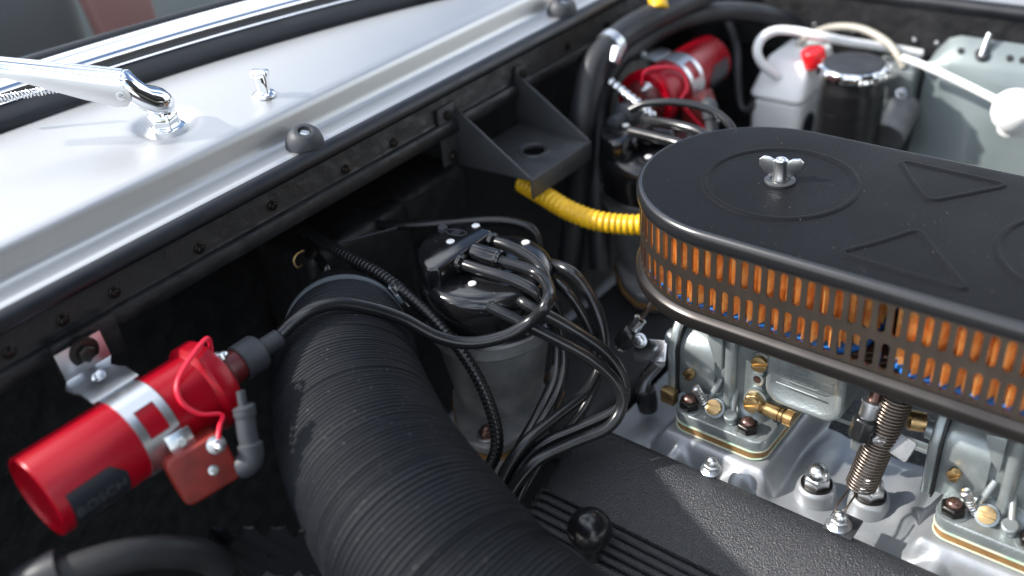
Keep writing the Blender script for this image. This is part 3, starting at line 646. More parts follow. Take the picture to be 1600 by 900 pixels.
G().tube(spline([at(475, 391, 91), at(464, 397, 91), at(459, 408, 91), at(465, 418, 91), at(474, 413, 91)], 6), .07, 8).build('wire_clip', M['brass'], sc_)
cable('yellow corrugated conduit between the bracket and the air cleaner', [at(815, 285, 99), at(850, 306, 97), at(885, 327, 95.5), at(925, 343, 94.5), at(965, 350, 94), at(1010, 351, 93.5), at(1060, 345, 93.5)], .88, 'yellow_conduit', M['yellow'], 'conduit', None, .56, .14, 20)
cable('blurred end of a yellow conduit at the top edge', [at(1020, -30, 108), at(1026, -8, 107.5), at(1030, 16, 107)], .95, 'yellow_conduit', M['yellow'], 'conduit', None, .6, .1, 18)
hh = thing('heater_hose', 'thick black heater hose with a metal clamp, running up past the bracket', 'hose', at(900, 280, 105))
G().tube(resample(spline([at(890, 420, 110), at(903, 300, 107), at(908, 215, 104), at(915, 160, 103), at(928, 105, 103), at(952, 72, 104), at(990, 42, 106), at(1050, 12, 109), at(1120, -20, 113)], 10), .5), 1.42, 22).build('hose', M['rubber'], hh)
hcF = frame(at(955, 70, 104.2), at(980, 48, 105.6) - at(935, 92, 103.2))
hcl = G().lathe([(1.5, -.55), (1.6, -.5), (1.6, .5), (1.5, .55)], hcF, 32).build('clamp', M['zinc'], hh)
G().box((0, 0, 0), (1.1, .9, 1.7), frame(at(962, 86, 102.6), RW @ V(-.3, .9, 0))).build('clamp_screw', M['zinc'], hcl, bevel=.1)
cable('second black hose sweeping right under the cowl to the far corner', [at(938, 420, 108), at(934, 330, 107), at(934, 240, 107), at(940, 150, 108), at(965, 95, 109), at(1010, 60, 111), at(1070, 30, 113), at(1140, 18, 116), at(1220, 30, 119), at(1260, 60, 121)], 1.15, 'heater_hose', M['rubber'], 'hose')
cable('thin grey hose hanging in the dark behind the air cleaner', [at(1135, 30, 120), at(1150, 70, 119), at(1152, 120, 118), at(1157, 165, 117), at(1168, 172, 116.5), at(1185, 150, 116), at(1198, 130, 116)], .5, 'thin_hose', M['rubber'], 'hose')
cable('braided lead running down to the far distributor', [at(950, 126, 104), at(975, 145, 103), at(1000, 165, 102), at(1022, 184, 101)], .42, 'braided_lead', M['nickel'], 'cable', None, .7, .12)
# lower left corner
cable('fat black radiator hose along the bottom left edge', [at(60, 915, 60), at(120, 890, 60.5), at(190, 870, 61.5), at(250, 862, 63), at(310, 866, 65), at(350, 885, 67)], 1.05, 'radiator_hose', M['dark'], 'hose', seg=24)
G_ = G().tube([at(40, 920, 60), at(62, 906, 60), at(84, 896, 60.1), at(98, 890, 60.2)], 1.35, 24).build('hose_cuff', M['rubber'], None, base=at(60, 895, 58)); tag(G_, 'grey collar on the fat hose at the bottom left corner', 'hose collar')
fm = G(); nx, ny = 26, 10
for i in range(nx + 1):
    for j in range(ny + 1):
        p = at(325 + 185 * i / nx, 828 + 70 * j / ny, 66 + 5 * j / ny - .5 * i / nx)
        h_ = math.sin(i * 1.9 + j * .8) * .28 + math.sin(i * .9 - j * 1.7) * .35 + random.uniform(-.22, .22)
        fm.v.append(p + V(0, -.3, 1) * h_)
for i in range(nx):
    for j in range(ny): a = i * (ny + 1) + j; fm.f += [(a, a + ny + 1, a + ny + 2, a + 1)]
tag(fm.build('plastic_sleeve', M['film'], None, base=at(420, 860, 66), angle=22, solid=.05, fix=False), 'crumpled shiny black plastic sleeve below the red coil', 'plastic sleeve')

# ================================================================== engine block under everything
eb = thing('engine_block', 'dark engine casting low down between manifold and distributors', 'engine', (0, -10, -45))
G().box((-3, -12, -36), (34, 62, 20)).build('block', M['dark'], eb, bevel=1)
G().box((6, -12, -25.0), (9, 44, 2.4)).build('valley_plate', M['darkcast'], eb, bevel=.3)
G().box((2, 18, -28), (30, 12, 10)).build('rear_case', M['dark'], eb, bevel=1.5, seg=3)

# ================================================================== valve cover
vc = thing('valve_cover', 'black crackle painted valve cover with a grooved stripe', 'valve cover', (-19, -10, -30))
def sec_cover():
    p = [(-11.6, -25.5), (-11.3, -22.6), (-11.35, -21.7), (-11.7, -21.15), (-12.4, -20.95), (-13.6, -21.0), (-15.4, -21.35), (-17.4, -21.95), (-19.2, -22.6)]
    gr = []
    x, z = -19.3, -22.62
    for k in range(5):                       # five ribs with grooves between
        gr += [(x, z), (x - .08, z - .5), (x - .34, z - .6), (x - .42, z - .16), (x - .55, z - .14)]
        x -= .68; z -= .30
    p += gr + [(x, z), (x - 1.6, z - .8), (x - 3.4, z - 1.9), (x - 5.0, z - 3.4), (x - 5.8, z - 5.2), (x - 6.0, z - 9)]
    return p
S = sec_cover(); y0, y1 = 11.2, -52.0
def cov_loop(y, inset):
    cx = -19; return [V(cx + (x - cx) * (1 - inset * .03), y, z - inset * .45) for x, z in S]
L = [cov_loop(y0, 2.4), cov_loop(y0 - .05, 1.1), cov_loop(y0 - .3, .4), cov_loop(y0 - .8, .08), cov_loop(y0 - 1.6, 0)] + [cov_loop(y0 - 1.6 + (y1 - y0 + 1.6) * k / 12, 0) for k in range(1, 13)]
g = G(); n = len(S)
for l in L: g.v += l
for i in range(len(L) - 1):
    for k in range(n - 1): g.f.append((i * n + k, (i + 1) * n + k, (i + 1) * n + k + 1, i * n + k + 1))
g.f.append(tuple(range(n)))
g.build('cover', M['cover'], vc, angle=45)
G().prism([(-10.3, -.0), (-26, 0), (-28.5, -3), (-28.5, -3.4), (-10.3, -.6)], -10.8, 52, Matrix(((1, 0, 0, 0), (0, 0, -1, 0), (0, 1, 0, -25.2), (0, 0, 0, 1)))).build('cover_gasket', M['dark'], vc)
def acorn(name, parent, o, r=.78, m=None, plate=False):
    b = hexg(r, .62, frame(o), .25).build(name, M['zinc'], parent, bevel=.04)
    G().lathe([(r * 1.3, -.14), (r * 1.35, -.02), (r * 1.2, .08), (r * .6, .1)], frame(o), 28).build('washer', M['zinc'], b)
    G().lathe([(r * .74, .58), (r * .72, .8), (r * .6, 1.08), (r * .36, 1.25), (.02, 1.3)], frame(o), 24).build('dome', M['nickel'], b)
    return b
acorn('cover_nut', vc, V(-11.3, -.75, -20.85), .68)
tb = G().box((-11.2, -11.9, -20.8), (2.3, 2.3, .22)).build('spring_tab', M['sheet'], vc, bevel=.08)
acorn('cover_nut', vc, V(-11.5, -11.7, -20.6), .72)
acorn('cover_nut', vc, V(-11.6, -23.0, -20.75), .72)
kb = thing('ball_knob', 'glossy black ball knob resting on the grooved stripe', 'knob', (-22.4, 3.7, -23.2))
KC = V(-22.5, 3.65, -20.6)
G().lathe([(.02, -1.78)] + [(1.78 * math.cos(a), 1.78 * math.sin(a)) for a in [math.radians(-84 + 6 * k) for k in range(29)]] + [(.02, 1.78)], frame(KC), 48).build('ball', mat('knob_rubber', (.008, .008, .009), .22, bump=(700, .03), rvar=(60, .18, .28)), kb, angle=60)
G().lathe([(.7, -3.2), (.7, -1.5)], frame(KC), 20).build('stem', M['wire'], kb)

# ================================================================== intake manifold
im = thing('intake_manifold', 'silver cast intake manifold between the valve cover and the carburettors', 'intake manifold', (-4, -10, -27))
CY = (.65, -21.55)                           # carburettor centres along Y
BOSS = ((-6.6, -7.9), (-5.4, -11.9), (-6.6, -30.0))
def mz(x, y):
    z = -25.6 + .9 * math.exp(-((x + 11) / 3.5) ** 2)
    for cy in CY:
        for dy in (-2.9, 2.9):
            rx = min(1, max(0, (x + 13.5) / 5.5)); rx = rx * rx * (3 - 2 * rx)
            z = max(z, z) + 0
            b = (2.0 + 1.6 * rx) * math.exp(-((y - cy - dy * (1 + .12 * (1 - rx))) / (1.9 + .3 * rx)) ** 2)
            z = math.log(math.exp(1.4 * z) + math.exp(1.4 * (-25.6 + b))) / 1.4
        dx = max(0, -8.6 - x, x - 9); dyy = max(0, abs(y - cy) - 4.6); dd = math.hypot(dx, dyy)
        pad = -21.45 - 1.1 * dd * dd - .9 * dd if dd < 3 else -40
        z = max(z, pad) if pad > z + .4 else math.log(math.exp(3 * z) + math.exp(3 * pad)) / 3
    for bx, by, hh, sx, sy in ((-3.0, -6.2, 2.3, 5.5, 2.0), (-3.5, -14.6, 2.6, 5.0, 2.2), (-9.5, -9.8, 1.1, 2.6, 3.6), (-9.0, 7.6, 1.6, 4, 2.2), (-2.0, -10.4, 1.4, 2.6, 2.4)):
        b = hh * math.exp(-((x - bx) / sx) ** 2 - ((y - by) / sy) ** 2)
        z = math.log(math.exp(1.6 * z) + math.exp(1.6 * (-25.6 + b))) / 1.6
    return min(z, -21.42)
g = G(); X0, X1, Y0, Y1 = -13.5, 9.0, -34.0, 11.0; nx, ny = 100, 200
for i in range(nx + 1):
    for j in range(ny + 1):
        x = X0 + (X1 - X0) * i / nx; y = Y0 + (Y1 - Y0) * j / ny; g.v.append(V(x, y, mz(x, y)))
for i in range(nx):
    for j in range(ny): a = i * (ny + 1) + j; g.f.append((a, a + ny + 1, a + ny + 2, a + 1))
# a lip down at the left edge gives the sheet its thickness
g.build('casting', M['manifold'], im, angle=60, fix=False)
for x, y in BOSS:
    G().lathe([(2.0, -29), (1.75, -24), (1.6, -22.9), (1.45, -22.55), (1.2, -22.5)], frame((x, y, 0)), 36).build('boss', M['manifold'], im, angle=60)
    b = G().lathe([(1.28, -.02), (1.28, .12), (.6, .14)], frame((x, y, -22.5)), 28).build('boss_washer', M['blacknut'], im)
    b = hexg(1.12, .95, frame((x, y, -22.38)), .4).build('boss_nut', M['zinc'], im, bevel=.05)
    G().lathe([(.9, .9), (.9, 1.05), (.84, 1.35), (.62, 1.72), (.3, 1.92), (.02, 1.96)], frame((x, y, -22.38)), 28).build('dome', M['nickel'], b)
G().box((-2.2, -10.2, -18.6), (.9, 11.5, .5)).build('shaft_rail', M['cast'], im, bevel=.15)
G().box((-3.0, -9.6, -19.6), (.7, 1.1, 2.0)).build('rail_lug', M['cast'], im, bevel=.2)

# ================================================================== carburettors
def carb():
    cy = CY[0]
    t = thing('carburettor', '', 'carburettor', (-2, cy, -21.4), 'twin carburettors under the air cleaner')
    ya, yb = cy - 4.3, cy + 4.3
    def rim(x0, x1, e, r): return rrect(x0 - e, x1 + e, ya - e, yb + e, r, 6)
    base = G().prism(rim(-8.1, 8.2, 0, 1.3), -20.45, -19.35).build('base_flange', M['castrough'], t, bevel=.16, seg=3)
    sp = G().prism(rim(-8.1, 8.2, -.05, 1.3), -21.25, -20.55).build('spacer', M['phenolic'], t)
    for z in (-20.55, -21.33): G().prism(rim(-8.1, 8.2, .06, 1.36), z, z + .09).build('gasket', M['gasket'], sp)
    for sx, sy in ((-7.0, 3.15), (-7.0, -2.35), (6.8, 3.15), (6.8, -2.35)):
        G().lathe([(1.15, 0), (1.1, .12), (.6, .13)], frame((sx, cy + sy, -19.36)), 24).build('boss', M['cast'], base)
        bolt_part('stud_nut', M['blacknut'], base, V(sx, cy + sy, -19.22), (0, 0, 1), .92, .72, .35, False, .42, M['stud'])
    # throttle body: barrel-topped block lying along Y, rear part of the casting
    def hump(y, x0, top, r):
        pts = [V(x0, y, -19.4), V(x0, y, top - r)]
        for k in range(9):
            a = math.radians(180 - 90 * k / 8); pts.append(V(x0 + r + r * math.cos(a), y, top - r + r * math.sin(a)))
        return pts + [V(6, y, top), V(6, y, -19.4)]
    G().loft([hump(y, -5.6, -12.9, 2.2) for y in (cy + 5.0, cy + 1.6)]).build('throttle_body', M['cast'], t, bevel=.1, angle=40)
    # end cover with its dark gasket line
    ec = [(-6.0, -19.7), (-6.1, -14.6), (-5.4, -13.0), (-4.2, -11.7), (-3.2, -11.4), (-2.5, -12.2), (2, -13.2), (2, -19.7), (-3, -20.0)]
    MY = Matrix(((1, 0, 0, 0), (0, 0, 1, 0), (0, 1, 0, 0), (0, 0, 0, 1)))
    G().prism(ec, cy + 5.0, cy + 5.12, MY).build('cover_gasket', M['dark'], t)
    e_ = G().prism(ec, cy + 5.12, cy + 5.95, MY).build('end_cover', M['cast'], t, bevel=.25, seg=3)
    G().lathe([(.75, 0), (.72, .5), (.4, .55)], frame((-5.0, cy + 5.9, -14.2), (0, 1, 0)), 24).build('cover_boss', M['cast'], e_)
    bolt_part('cover_screw', M['nickel'], e_, V(-3.9, cy + 5.9, -12.4), (0, 1, 0), .38, .35, .2)
    # pump rod sleeve along the top edge
    G().lathe([(.55, 0), (.62, .1), (.62, 1.3), (.52, 1.35), (.52, 1.5), (.62, 1.55), (.62, 5.2), (.4, 5.25)], frame((-4.1, cy + 4.9, -12.3), (0, -1, 0)), 28).build('pump_rod_sleeve', M['white'] if False else M['cast'], t)
    # central casting with ribs
    G().loft([hump(y, -5.2, -11.5, .8) for y in (cy + 1.8, cy - 2.6)]).build('main_body', M['cast'], t, bevel=.12, angle=40)
    G().lathe([(.78, -19.4), (.58, -18.6), (.5, -17.8), (.5, -12.2), (.4, -11.8)], frame((-5.5, cy + .15, 0)), 24).build('pillar', M['cast'], t)
    G().prism([(cy + 2.4, -12.2), (cy + 1.7, -14.4), (cy + .9, -15.4), (cy + .9, -12.0)], -5.75, -5.0, Matrix(((0, 0, 1, 0), (1, 0, 0, 0), (0, 1, 0, 0), (0, 0, 0, 1)))).build('web', M['cast'], t, bevel=.15)
    g = G()
    for a, b in ((V(-6.4, cy + 1.9, -19.3), V(-5.2, cy + 1.1, -16.5)), (V(-7.2, cy - 1.0, -19.25), V(-5.0, cy - .2, -17.2))):
        g = G().tube([a, a.lerp(b, .5) + V(-.1, 0, .1), b], .28, 10).build('rib', M['cast'], t)
    # skirt swelling down on to the flange
    G().loft([[V(x, y, -19.38) for x, y in rrect(-6.3, 6, cy - 3.2, cy + 3.6, 1.4)], [V(x, y, -18.9) for x, y in rrect(-5.9, 6, cy - 2.9, cy + 3.3, 1.3)], [V(x, y, -18.2) for x, y in rrect(-5.5, 6, cy - 2.5, cy + 3.0, 1.2)]]).build('skirt', M['cast'], t, angle=60)
    # jets and screws
    slot_screw('brass_screw', M['brass'], t, V(-5.75, cy + 3.75, -16.7), (-1, .1, .1), .48, .62, .9)
    slot_screw('brass_screw', M['brass'], t, V(-5.3, cy - 2.4, -13.2), (-1, -.1, .15), .68, .7, .5)
    G().lathe([(.85, -.3), (.85, .15), (.5, .2)], frame((-5.3, cy - 2.4, -13.2), (-1, -.1, .15)), 24).build('screw_boss', M['cast'], t)
    slot_screw('brass_screw', M['brass'], t, V(-6.7, cy + .9, -18.6), (-.75, -.05, .65), .66, .5, .2)
    G().lathe([(.9, -.8), (.85, 0), (.5, .05)], frame((-6.65, cy + .9, -18.7), (-.75, -.05, .65)), 24).build('screw_boss', M['cast'], t)
    hx = hexg(.85, .75, frame((-5.9, cy - 2.35, -16.9), (-1, -.1, .25)), .2).build('brass_plug', M['brass'], t, bevel=.05)
    slot_screw('plug_slot', M['brass'], hx, V(-6.5, cy - 2.4, -16.78), (-1, -.1, .25), .68, .4, .5)
    G().lathe([(1.0, -.8), (.98, .0), (.5, .02)], frame((-5.9, cy - 2.35, -16.9), (-1, -.1, .25)), 24).build('plug_boss', M['cast'], t)
    G().lathe([(.6, -.6), (.58, .12), (.35, .12), (.3, -.1)], frame((-5.3, cy - 2.2, -15.1), (-1, 0, .1)), 20).build('port', M['cast'], t)
    G().lathe([(.28, -.2), (.26, .05)], frame((-5.4, cy - 2.2, -15.1), (-1, 0, .1)), 14).build('port_plug', M['stud'], t)
    G().lathe([(.62, -.8), (.6, .3), (.5, .38)], frame((-6.9, cy - .75, -18.7), (-.3, 0, 1)), 24).build('blank_boss', M['cast'], t)
    # spring loaded idle screw
    F = frame((-6.5, cy + 2.0, -18.6), (-.25, .35, .9))
    ids = G().lathe([(.16, -1.0), (.16, 1.1), (.36, 1.1), (.38, 1.8), (.3, 1.85)], F, 16).build('idle_screw', M['nickel'], t)
    G().tube([F @ V(.32 * math.cos(a), .32 * math.sin(a), -.7 + a * .045) for a in [k * .35 for k in range(113)]], .075, 6).build('idle_spring', M['nickel'], ids)
    # brass banjo running along towards the front
    F = frame((-5.9, cy - 2.9, -17.25), (0, -1, -.05))
    bj = G().lathe([(.4, -.4), (.45, 0), (.6, .05), (.6, .28), (.5, .3), (.5, .4), (.62, .42), (.62, 1.65), (.52, 1.68), (.52, 1.78), (.62, 1.8), (.62, 2.0), (.5, 2.02), (.5, 2.2)], F, 28).build('brass_fitting', M['brass'], t, angle=30)
    g = G()
    for k in range(18):
        a = 2 * math.pi * k / 18; g.add([], [])
        g.prism([(.5, -.06), (.66, -.05), (.66, .05), (.5, .06)], 2.2, 2.85, F @ Matrix.Rotation(a, 4, 'Z'))
    g.lathe([(.6, 2.2), (.6, 2.85), (.3, 2.9)], F, 24); o_ = g.build('knurled_cap', M['brass'], bj); o_['kind'] = 'stuff'
    # float bowl
    def bowl(x, e):
        return [V(x, y, z) for y, z in rrect(cy - 9.6 + e, cy - 3.0 - e, -16.6 + e, -9.6, 1.5, 8)]
    fb = G().loft([bowl(-5.2, 1.0), bowl(-5.62, .55), bowl(-5.75, .3), bowl(-5.7, .1), bowl(-5.3, 0), bowl(4, 0)]).build('float_bowl', M['castrough'], t, angle=60)
    FT = Matrix(((0, 0, -1, -5.3), (-1, 0, 0, cy - 6.2), (0, 1, 0, -13.0), (0, 0, 0, 1)))
    for txt, sz, dx, dy in (('TIPO', .62, -.1, .55), ('40 DCZ 6', .62, -.35, -.35), ('WEBER', .8, .2, 1.55)):
        text_mesh(txt, sz, FT @ Matrix.Translation(V(dx, dy, .46)), .05).build('raised_lettering', M['cast'], fb)
    pil = rrect(-2.1, 1.35, -.75, .08, .4, 6)
    G().tube([FT @ V(x, y, .46) for x, y in pil], .045, 6, True).build('raised_frame', M['cast'], fb)
    G().tube([FT @ V(x, -1.35 - .02 * x, .46) for x in (-2.2, -1, 0, 1.35)], .06, 6).build('raised_bar', M['cast'], fb)
    return t
c1 = carb(); c1['label'] = 'complete alloy carburettor with brass screws, lettered float bowl and brown spacer'
c2 = copy_tree(c1); c2.location.y += -22.2 * CM; c2['label'] = 'alloy carburettor at the bottom right corner, cut off by the frame'

# ================================================================== throttle linkage
ln = thing('throttle_linkage', 'black ball joint and silver lever left of the complete carburettor', 'throttle linkage', (-6, 8.5, -20), 'throttle linkages')
def ball_joint(t, p, z, m=None):
    F = frame(p, z)
    j = G().lathe([(.55, -1.1), (.85, -.9), (.92, .4), (.7, .9), (.5, 1.0)], F, 24).build('socket', M['wire'], t, angle=40)
    G().lathe([(.6, -1.15), (.62, -1.35), (.4, -1.5), (.02, -1.52)], F, 20).build('socket_end', M['nickel'], j)
    G().lathe([(.5, 1.0), (.6, 1.05), (.6, 2.2), (.45, 2.3)], F, 20).build('rod_sleeve', M['nickel'], j)
    G().lathe([(.24, 2.2), (.24, 9)], F, 12).build('rod', M['spring'], j)
    return j
JP = atX(981, 526, -6.2)
jz = (atX(1012, 480, -5.0) - atX(965, 545, -6.6))
ball_joint(ln, JP, jz)
lv = atX(1017, 548, -6.0)
G().prism(rrect(-1.0, 1.0, -1.6, 1.6, .3), -.14, .14, frame(lv, (-.75, .1, .6), (0, .25, 1))).build('lever', M['nickel'], ln, bevel=.05)
bolt_part('lever_pin', M['nickel'], ln, atX(1000, 532, -6.4), RW @ V(-.5, 0, -1), .5, .5, .1, True)
G().tube([atX(1030, 565, -5.6), atX(1008, 590, -5.8), atX(1003, 612, -5.8)], .6, 16).build('shaft_arm', M['nickel'], ln)
G().lathe([(.9, -1.6), (1.0, -.6), (.9, .6), (.6, .7)], frame(atX(1010, 617, -5.6), (0, .1, 1)), 24).build('return_cam', M['wire'], ln)
G().box(atX(1046, 618, -6.4), (.9, 1.4, 1.4)).build('brass_block', M['brass'], ln, bevel=.12)
l2 = thing('throttle_linkage', 'black ball joint and silver lever in front of the coil spring', 'throttle linkage', (-8, -12, -20), 'throttle linkages')
J2 = atX(1349, 668, -8.6)
F = frame(J2, atX(1363, 630, -8.0) - atX(1349, 668, -8.6))
hj = G().lathe([(.95, -.9), (.95, .75), (.7, .95)], F, 8, .2).build('socket', M['wire'], l2, bevel=.1)
G().lathe([(.62, -1.15), (.66, -1.0), (.66, -.8)], F, 22).build('socket_end', M['nickel'], hj)
G().lathe([(.62, .9), (.66, 1.0), (.66, 2.0), (.8, 2.1), (.8, 2.3), (.5, 2.4)], F, 22).build('rod_sleeve', M['zinc'], hj)
G().lathe([(.42, 2.3), (.42, 6)], F, 14).build('rod', M['stud'], hj)
G().prism(rrect(-1.7, 1.4, -.85, .85, .2), -.13, .13, frame(atX(1398, 691, -7.8), (-.85, .05, .5), (-.1, -1, -.22))).build('lever', M['castdark'], l2, bevel=.05)
F = frame(atX(1376, 682, -8.0), (-1, .1, .35))
G().lathe([(.62, -.6), (.7, 0), (.62, .5), (.3, .6)], F, 22).build('lever_pin', M['nickel'], l2)
G().lathe([(.3, .5), (.34, .9), (.15, 1.1)], F, 14).build('pin_end', M['nickel'], l2)
F = frame(atX(1432, 658, -5.0), (-.4, .9, .1)); G().lathe([(.75, -.6), (.78, .5), (.6, .7), (.3, .7)], F, 22).build('brass_nut', M['brass'], l2)

sg = thing('return_spring', 'long brown coil spring hooked to a small tab on the cover edge', 'spring', (-8.6, -12, -20.5))
s0, s1 = V(-7.2, -13.3, -10.2), V(-8.2, -11.9, -19.2); ax_ = s1 - s0; F = frame(s0, ax_); Ls = ax_.length; turns = 30
hel = [F @ V(1.08 * math.cos(a), 1.08 * math.sin(a), Ls * a / (2 * math.pi * turns)) for a in [2 * math.pi * k / 20 for k in range(20 * turns + 1)]]
G().tube(hel, .105, 8).build('coil', M['spring'], sg, angle=60)
G().tube(spline([s1 + V(.0, .9, .0), s1 + V(-.6, .8, -.6), V(-10.4, -11.0, -20.0), V(-11.0, -11.2, -20.55), V(-10.9, -11.7, -20.6), V(-10.2, -11.7, -20.0), s1 + V(-.6, .1, -.5)], 8), .09, 8).build('hook', M['spring'], sg)
G().tube(spline([s0 + V(0, .6, 0), s0 + V(.3, 0, .9), s0 + V(.6, -.2, 1.6)], 6), .1, 8).build('upper_hook', M['spring'], sg)

# ================================================================== air cleaner
ac = thing('air_cleaner', 'oval black air cleaner lid over a slotted bronze screen with orange filters inside', 'air cleaner', (.5, -10.9, -8.8))
XC, YA, YB = .5, 1.75, -23.55
SL = YA - YB
def stad(s, r, R0=9.75):
    """arc length s on the nominal outline -> point at radius r, outward normal"""
    per = 2 * SL + 2 * math.pi * R0; s %= per
    if s < SL: return V(XC - r, YA - s, 0)
    s -= SL
    if s < math.pi * R0: a = math.pi + s / R0; return V(XC + r * math.cos(a), YB + r * math.sin(a), 0)
    s -= math.pi * R0
    if s < SL: return V(XC + r, YB + s, 0)
    s -= SL; a = s / R0; return V(XC + r * math.cos(a), YA + r * math.sin(a), 0)
PER = 2 * SL + 2 * math.pi * 9.75
def sloop(r, z, n=240): return [stad(PER * k / n, r) + V(0, 0, z) for k in range(n)]
G().loft([sloop(r, z) for r, z in ((9.5, -.3), (9.62, -.02), (9.5, .0), (9.2, .02))]).build('lid', M['lid'], ac, angle=50)
G().loft([sloop(r, z) for r, z in ((9.6, -1.25), (9.98, -1.2), (10.05, -1.0), (10.05, -.55), (9.98, -.26), (9.84, -.07), (9.66, .012), (9.56, -.02), (9.5, -.4))], False, False).build('rolled_edge', M['lidedge'], ac, angle=50)
# rolled beads pressed into the lid
def bead(pts, w=.24, h=.12):
    n = len(pts); g = G(); loops = []
    prof = [(-w, -.02), (-w * .6, h * .75), (-w * .2, h), (w * .2, h), (w * .6, h * .75), (w, -.02)]
    for i in range(n):
        t_ = (pts[(i + 1) % n] - pts[i - 1]).normalized(); s_ = V(t_.y, -t_.x, 0)
        loops.append([pts[i] + s_ * a + V(0, 0, b) for a, b in prof])
    m = len(prof)
    for l in loops: g.v += l
    for i in range(n):
        for k in range(m - 1): j = (i + 1) % n; g.f.append((i * m + k, j * m + k, j * m + k + 1, i * m + k + 1))
    return g
for yc in (.3, -22.1):
    bead([V(.5 + 5.85 * math.cos(a), yc + 5.85 * math.sin(a), .02) for a in [2 * math.pi * k / 96 for k in range(96)]], .36, .12).build('pressed_ring', M['lid'], ac, angle=60)
def rtri(P, r=.5):
    P = [Vector((*p, .02)) for p in P]; out = []
    for i in range(len(P)):
        a, b, c = P[i - 1], P[i], P[(i + 1) % len(P)]; u = (a - b).normalized(); v = (c - b).normalized()
        for k in range(7):
            q = k / 6; p0 = b + u * r; p2 = b + v * r; out.append(p0.lerp(b, q).lerp(b.lerp(p2, q), q))
    return resample(out + [out[0]], .25)[:-1]
bead(rtri([(8.4, -6.2), (8.2, -14.6), (5.6, -12.6), (2.9, -10.4), (5.0, -8.6)], .9), .32, .11).build('pressed_triangle', M['lid'], ac, angle=60)
bead(rtri([(-7.2, -7.6), (-4.6, -9.4), (-1.3, -11.2), (-4.2, -13.6), (-7.4, -16.6)], .9), .32, .11).build('pressed_triangle', M['lid'], ac, angle=60)
# slotted screen: two staggered rows of real openings
NCOL = 110; PITCH = PER / NCOL; ZT, ZM, ZB = -1.1, -4.25, -7.3
def slot_cell(s0, zc, zh, half, sw=.285):
    rect = []; hole = []
    for k in range(7): a = math.pi * k / 6; hole.append((sw * math.cos(a), half - sw + sw * math.sin(a)))
    for k in range(7): a = math.pi + math.pi * k / 6; hole.append((sw * math.cos(a), -half + sw + sw * math.sin(a)))
    pw = PITCH / 2
    rect = [(pw, half - sw), (pw, zh), (pw * .5, zh), (0, zh), (-pw * .5, zh), (-pw, zh), (-pw, half - sw)]
    rect += [(-pw, -half + sw), (-pw, -zh), (-pw * .5, -zh), (0, -zh), (pw * .5, -zh), (pw, -zh), (pw, -half + sw)]
    return rect, hole
g = G()
for row, (zc, zh, half, off) in enumerate((((ZT + ZM) / 2, (ZT - ZM) / 2, 1.22, 0), ((ZM + ZB) / 2, (ZM - ZB) / 2, 1.16, .5))):
    rect, hole = slot_cell(0, zc, zh, half)
    for c in range(NCOL):
        sm = (c + .5 + off) * PITCH; b = len(g.v); n = len(rect)
        for lst, r in ((rect, 9.78), (hole, 9.80), (hole, 9.62), (rect, 9.62)):
            g.v += [stad(sm + x, r) + V(0, 0, zc + z) for x, z in lst]
        for k in range(n):
            j = (k + 1) % n
            for q in range(3): g.f.append((b + q * n + k, b + q * n + j, b + (q + 1) * n + j, b + (q + 1) * n + k))
g.build('slotted_screen', M['screen'], ac, angle=40, fix=False)
G().loft([sloop(r, z) for r, z in ((9.6, -7.35), (9.86, -7.4), (10.0, -7.6), (10.16, -7.68), (10.22, -7.85), (10.2, -8.6), (10.1, -8.8), (9.8, -8.86))]).build('base_pan', M['pan'], ac, angle=50)
for yc in (.3, -22.1):
    f = thing('air_filter', 'round orange pleated air filter inside the rounded left end of the air cleaner' if yc > 0 else 'second orange pleated air filter, at the right edge behind the slotted screen', 'air filter', (.5, yc, -7.3), 'pleated filters in the air cleaner')
    # outline: follows the housing at its outer end, blunter where the two filters face each other
    xa, xb = .5 - 9.42, .5 + 9.42; ye, yi = (11.15, -10.5) if yc > 0 else (-32.95, -12.1)
    sg_ = 1 if yc > 0 else -1; ol = []
    for cx, cy_, r, a0 in ((xb - 9.3, ye - sg_ * 9.3, 9.3, 0), (xa + 9.3, ye - sg_ * 9.3, 9.3, 90), (xa + 3.2, yi + sg_ * 3.2, 3.2, 180), (xb - 3.2, yi + sg_ * 3.2, 3.2, 270)):
        for k in range(13): a = math.radians(a0 + 90 * k / 12); ol.append(V(cx + r * math.cos(a), cy_ + sg_ * r * math.sin(a), 0))
    NP = 98; ol = resample(ol + [ol[0]], .02); ol = [ol[int(k * (len(ol) - 1) / (2 * NP))] for k in range(2 * NP)]
    nrm = []
    for k in range(2 * NP):
        t_ = (ol[(k + 3) % (2 * NP)] - ol[k - 3]).normalized(); nrm.append(V(t_.y, -t_.x, 0) * sg_)
    def oloop(off, z): return [p + q * off + V(0, 0, z) for p, q in zip(ol, nrm)]
    g = G(); n = 2 * NP
    for z in (-1.35, -7.2): g.v += [p + q * (0 if k % 2 else -.95) + V(0, 0, z) for k, (p, q) in enumerate(zip(ol, nrm))]
    g.f = [(k, (k + 1) % n, n + (k + 1) % n, n + k) for k in range(n)]
    g.build('pleats', M['orange'], f, fix=False)
    for z0, z1 in ((-7.5, -7.0), (-1.6, -1.3)):
        G().loft([oloop(o_, z) for o_, z in ((-1.6, z0), (0, z0), (.05, z0 + .12), (.05, z1 - .12), (0, z1), (-1.6, z1))], False, False).build('end_ring', M['blue'], f, angle=50)
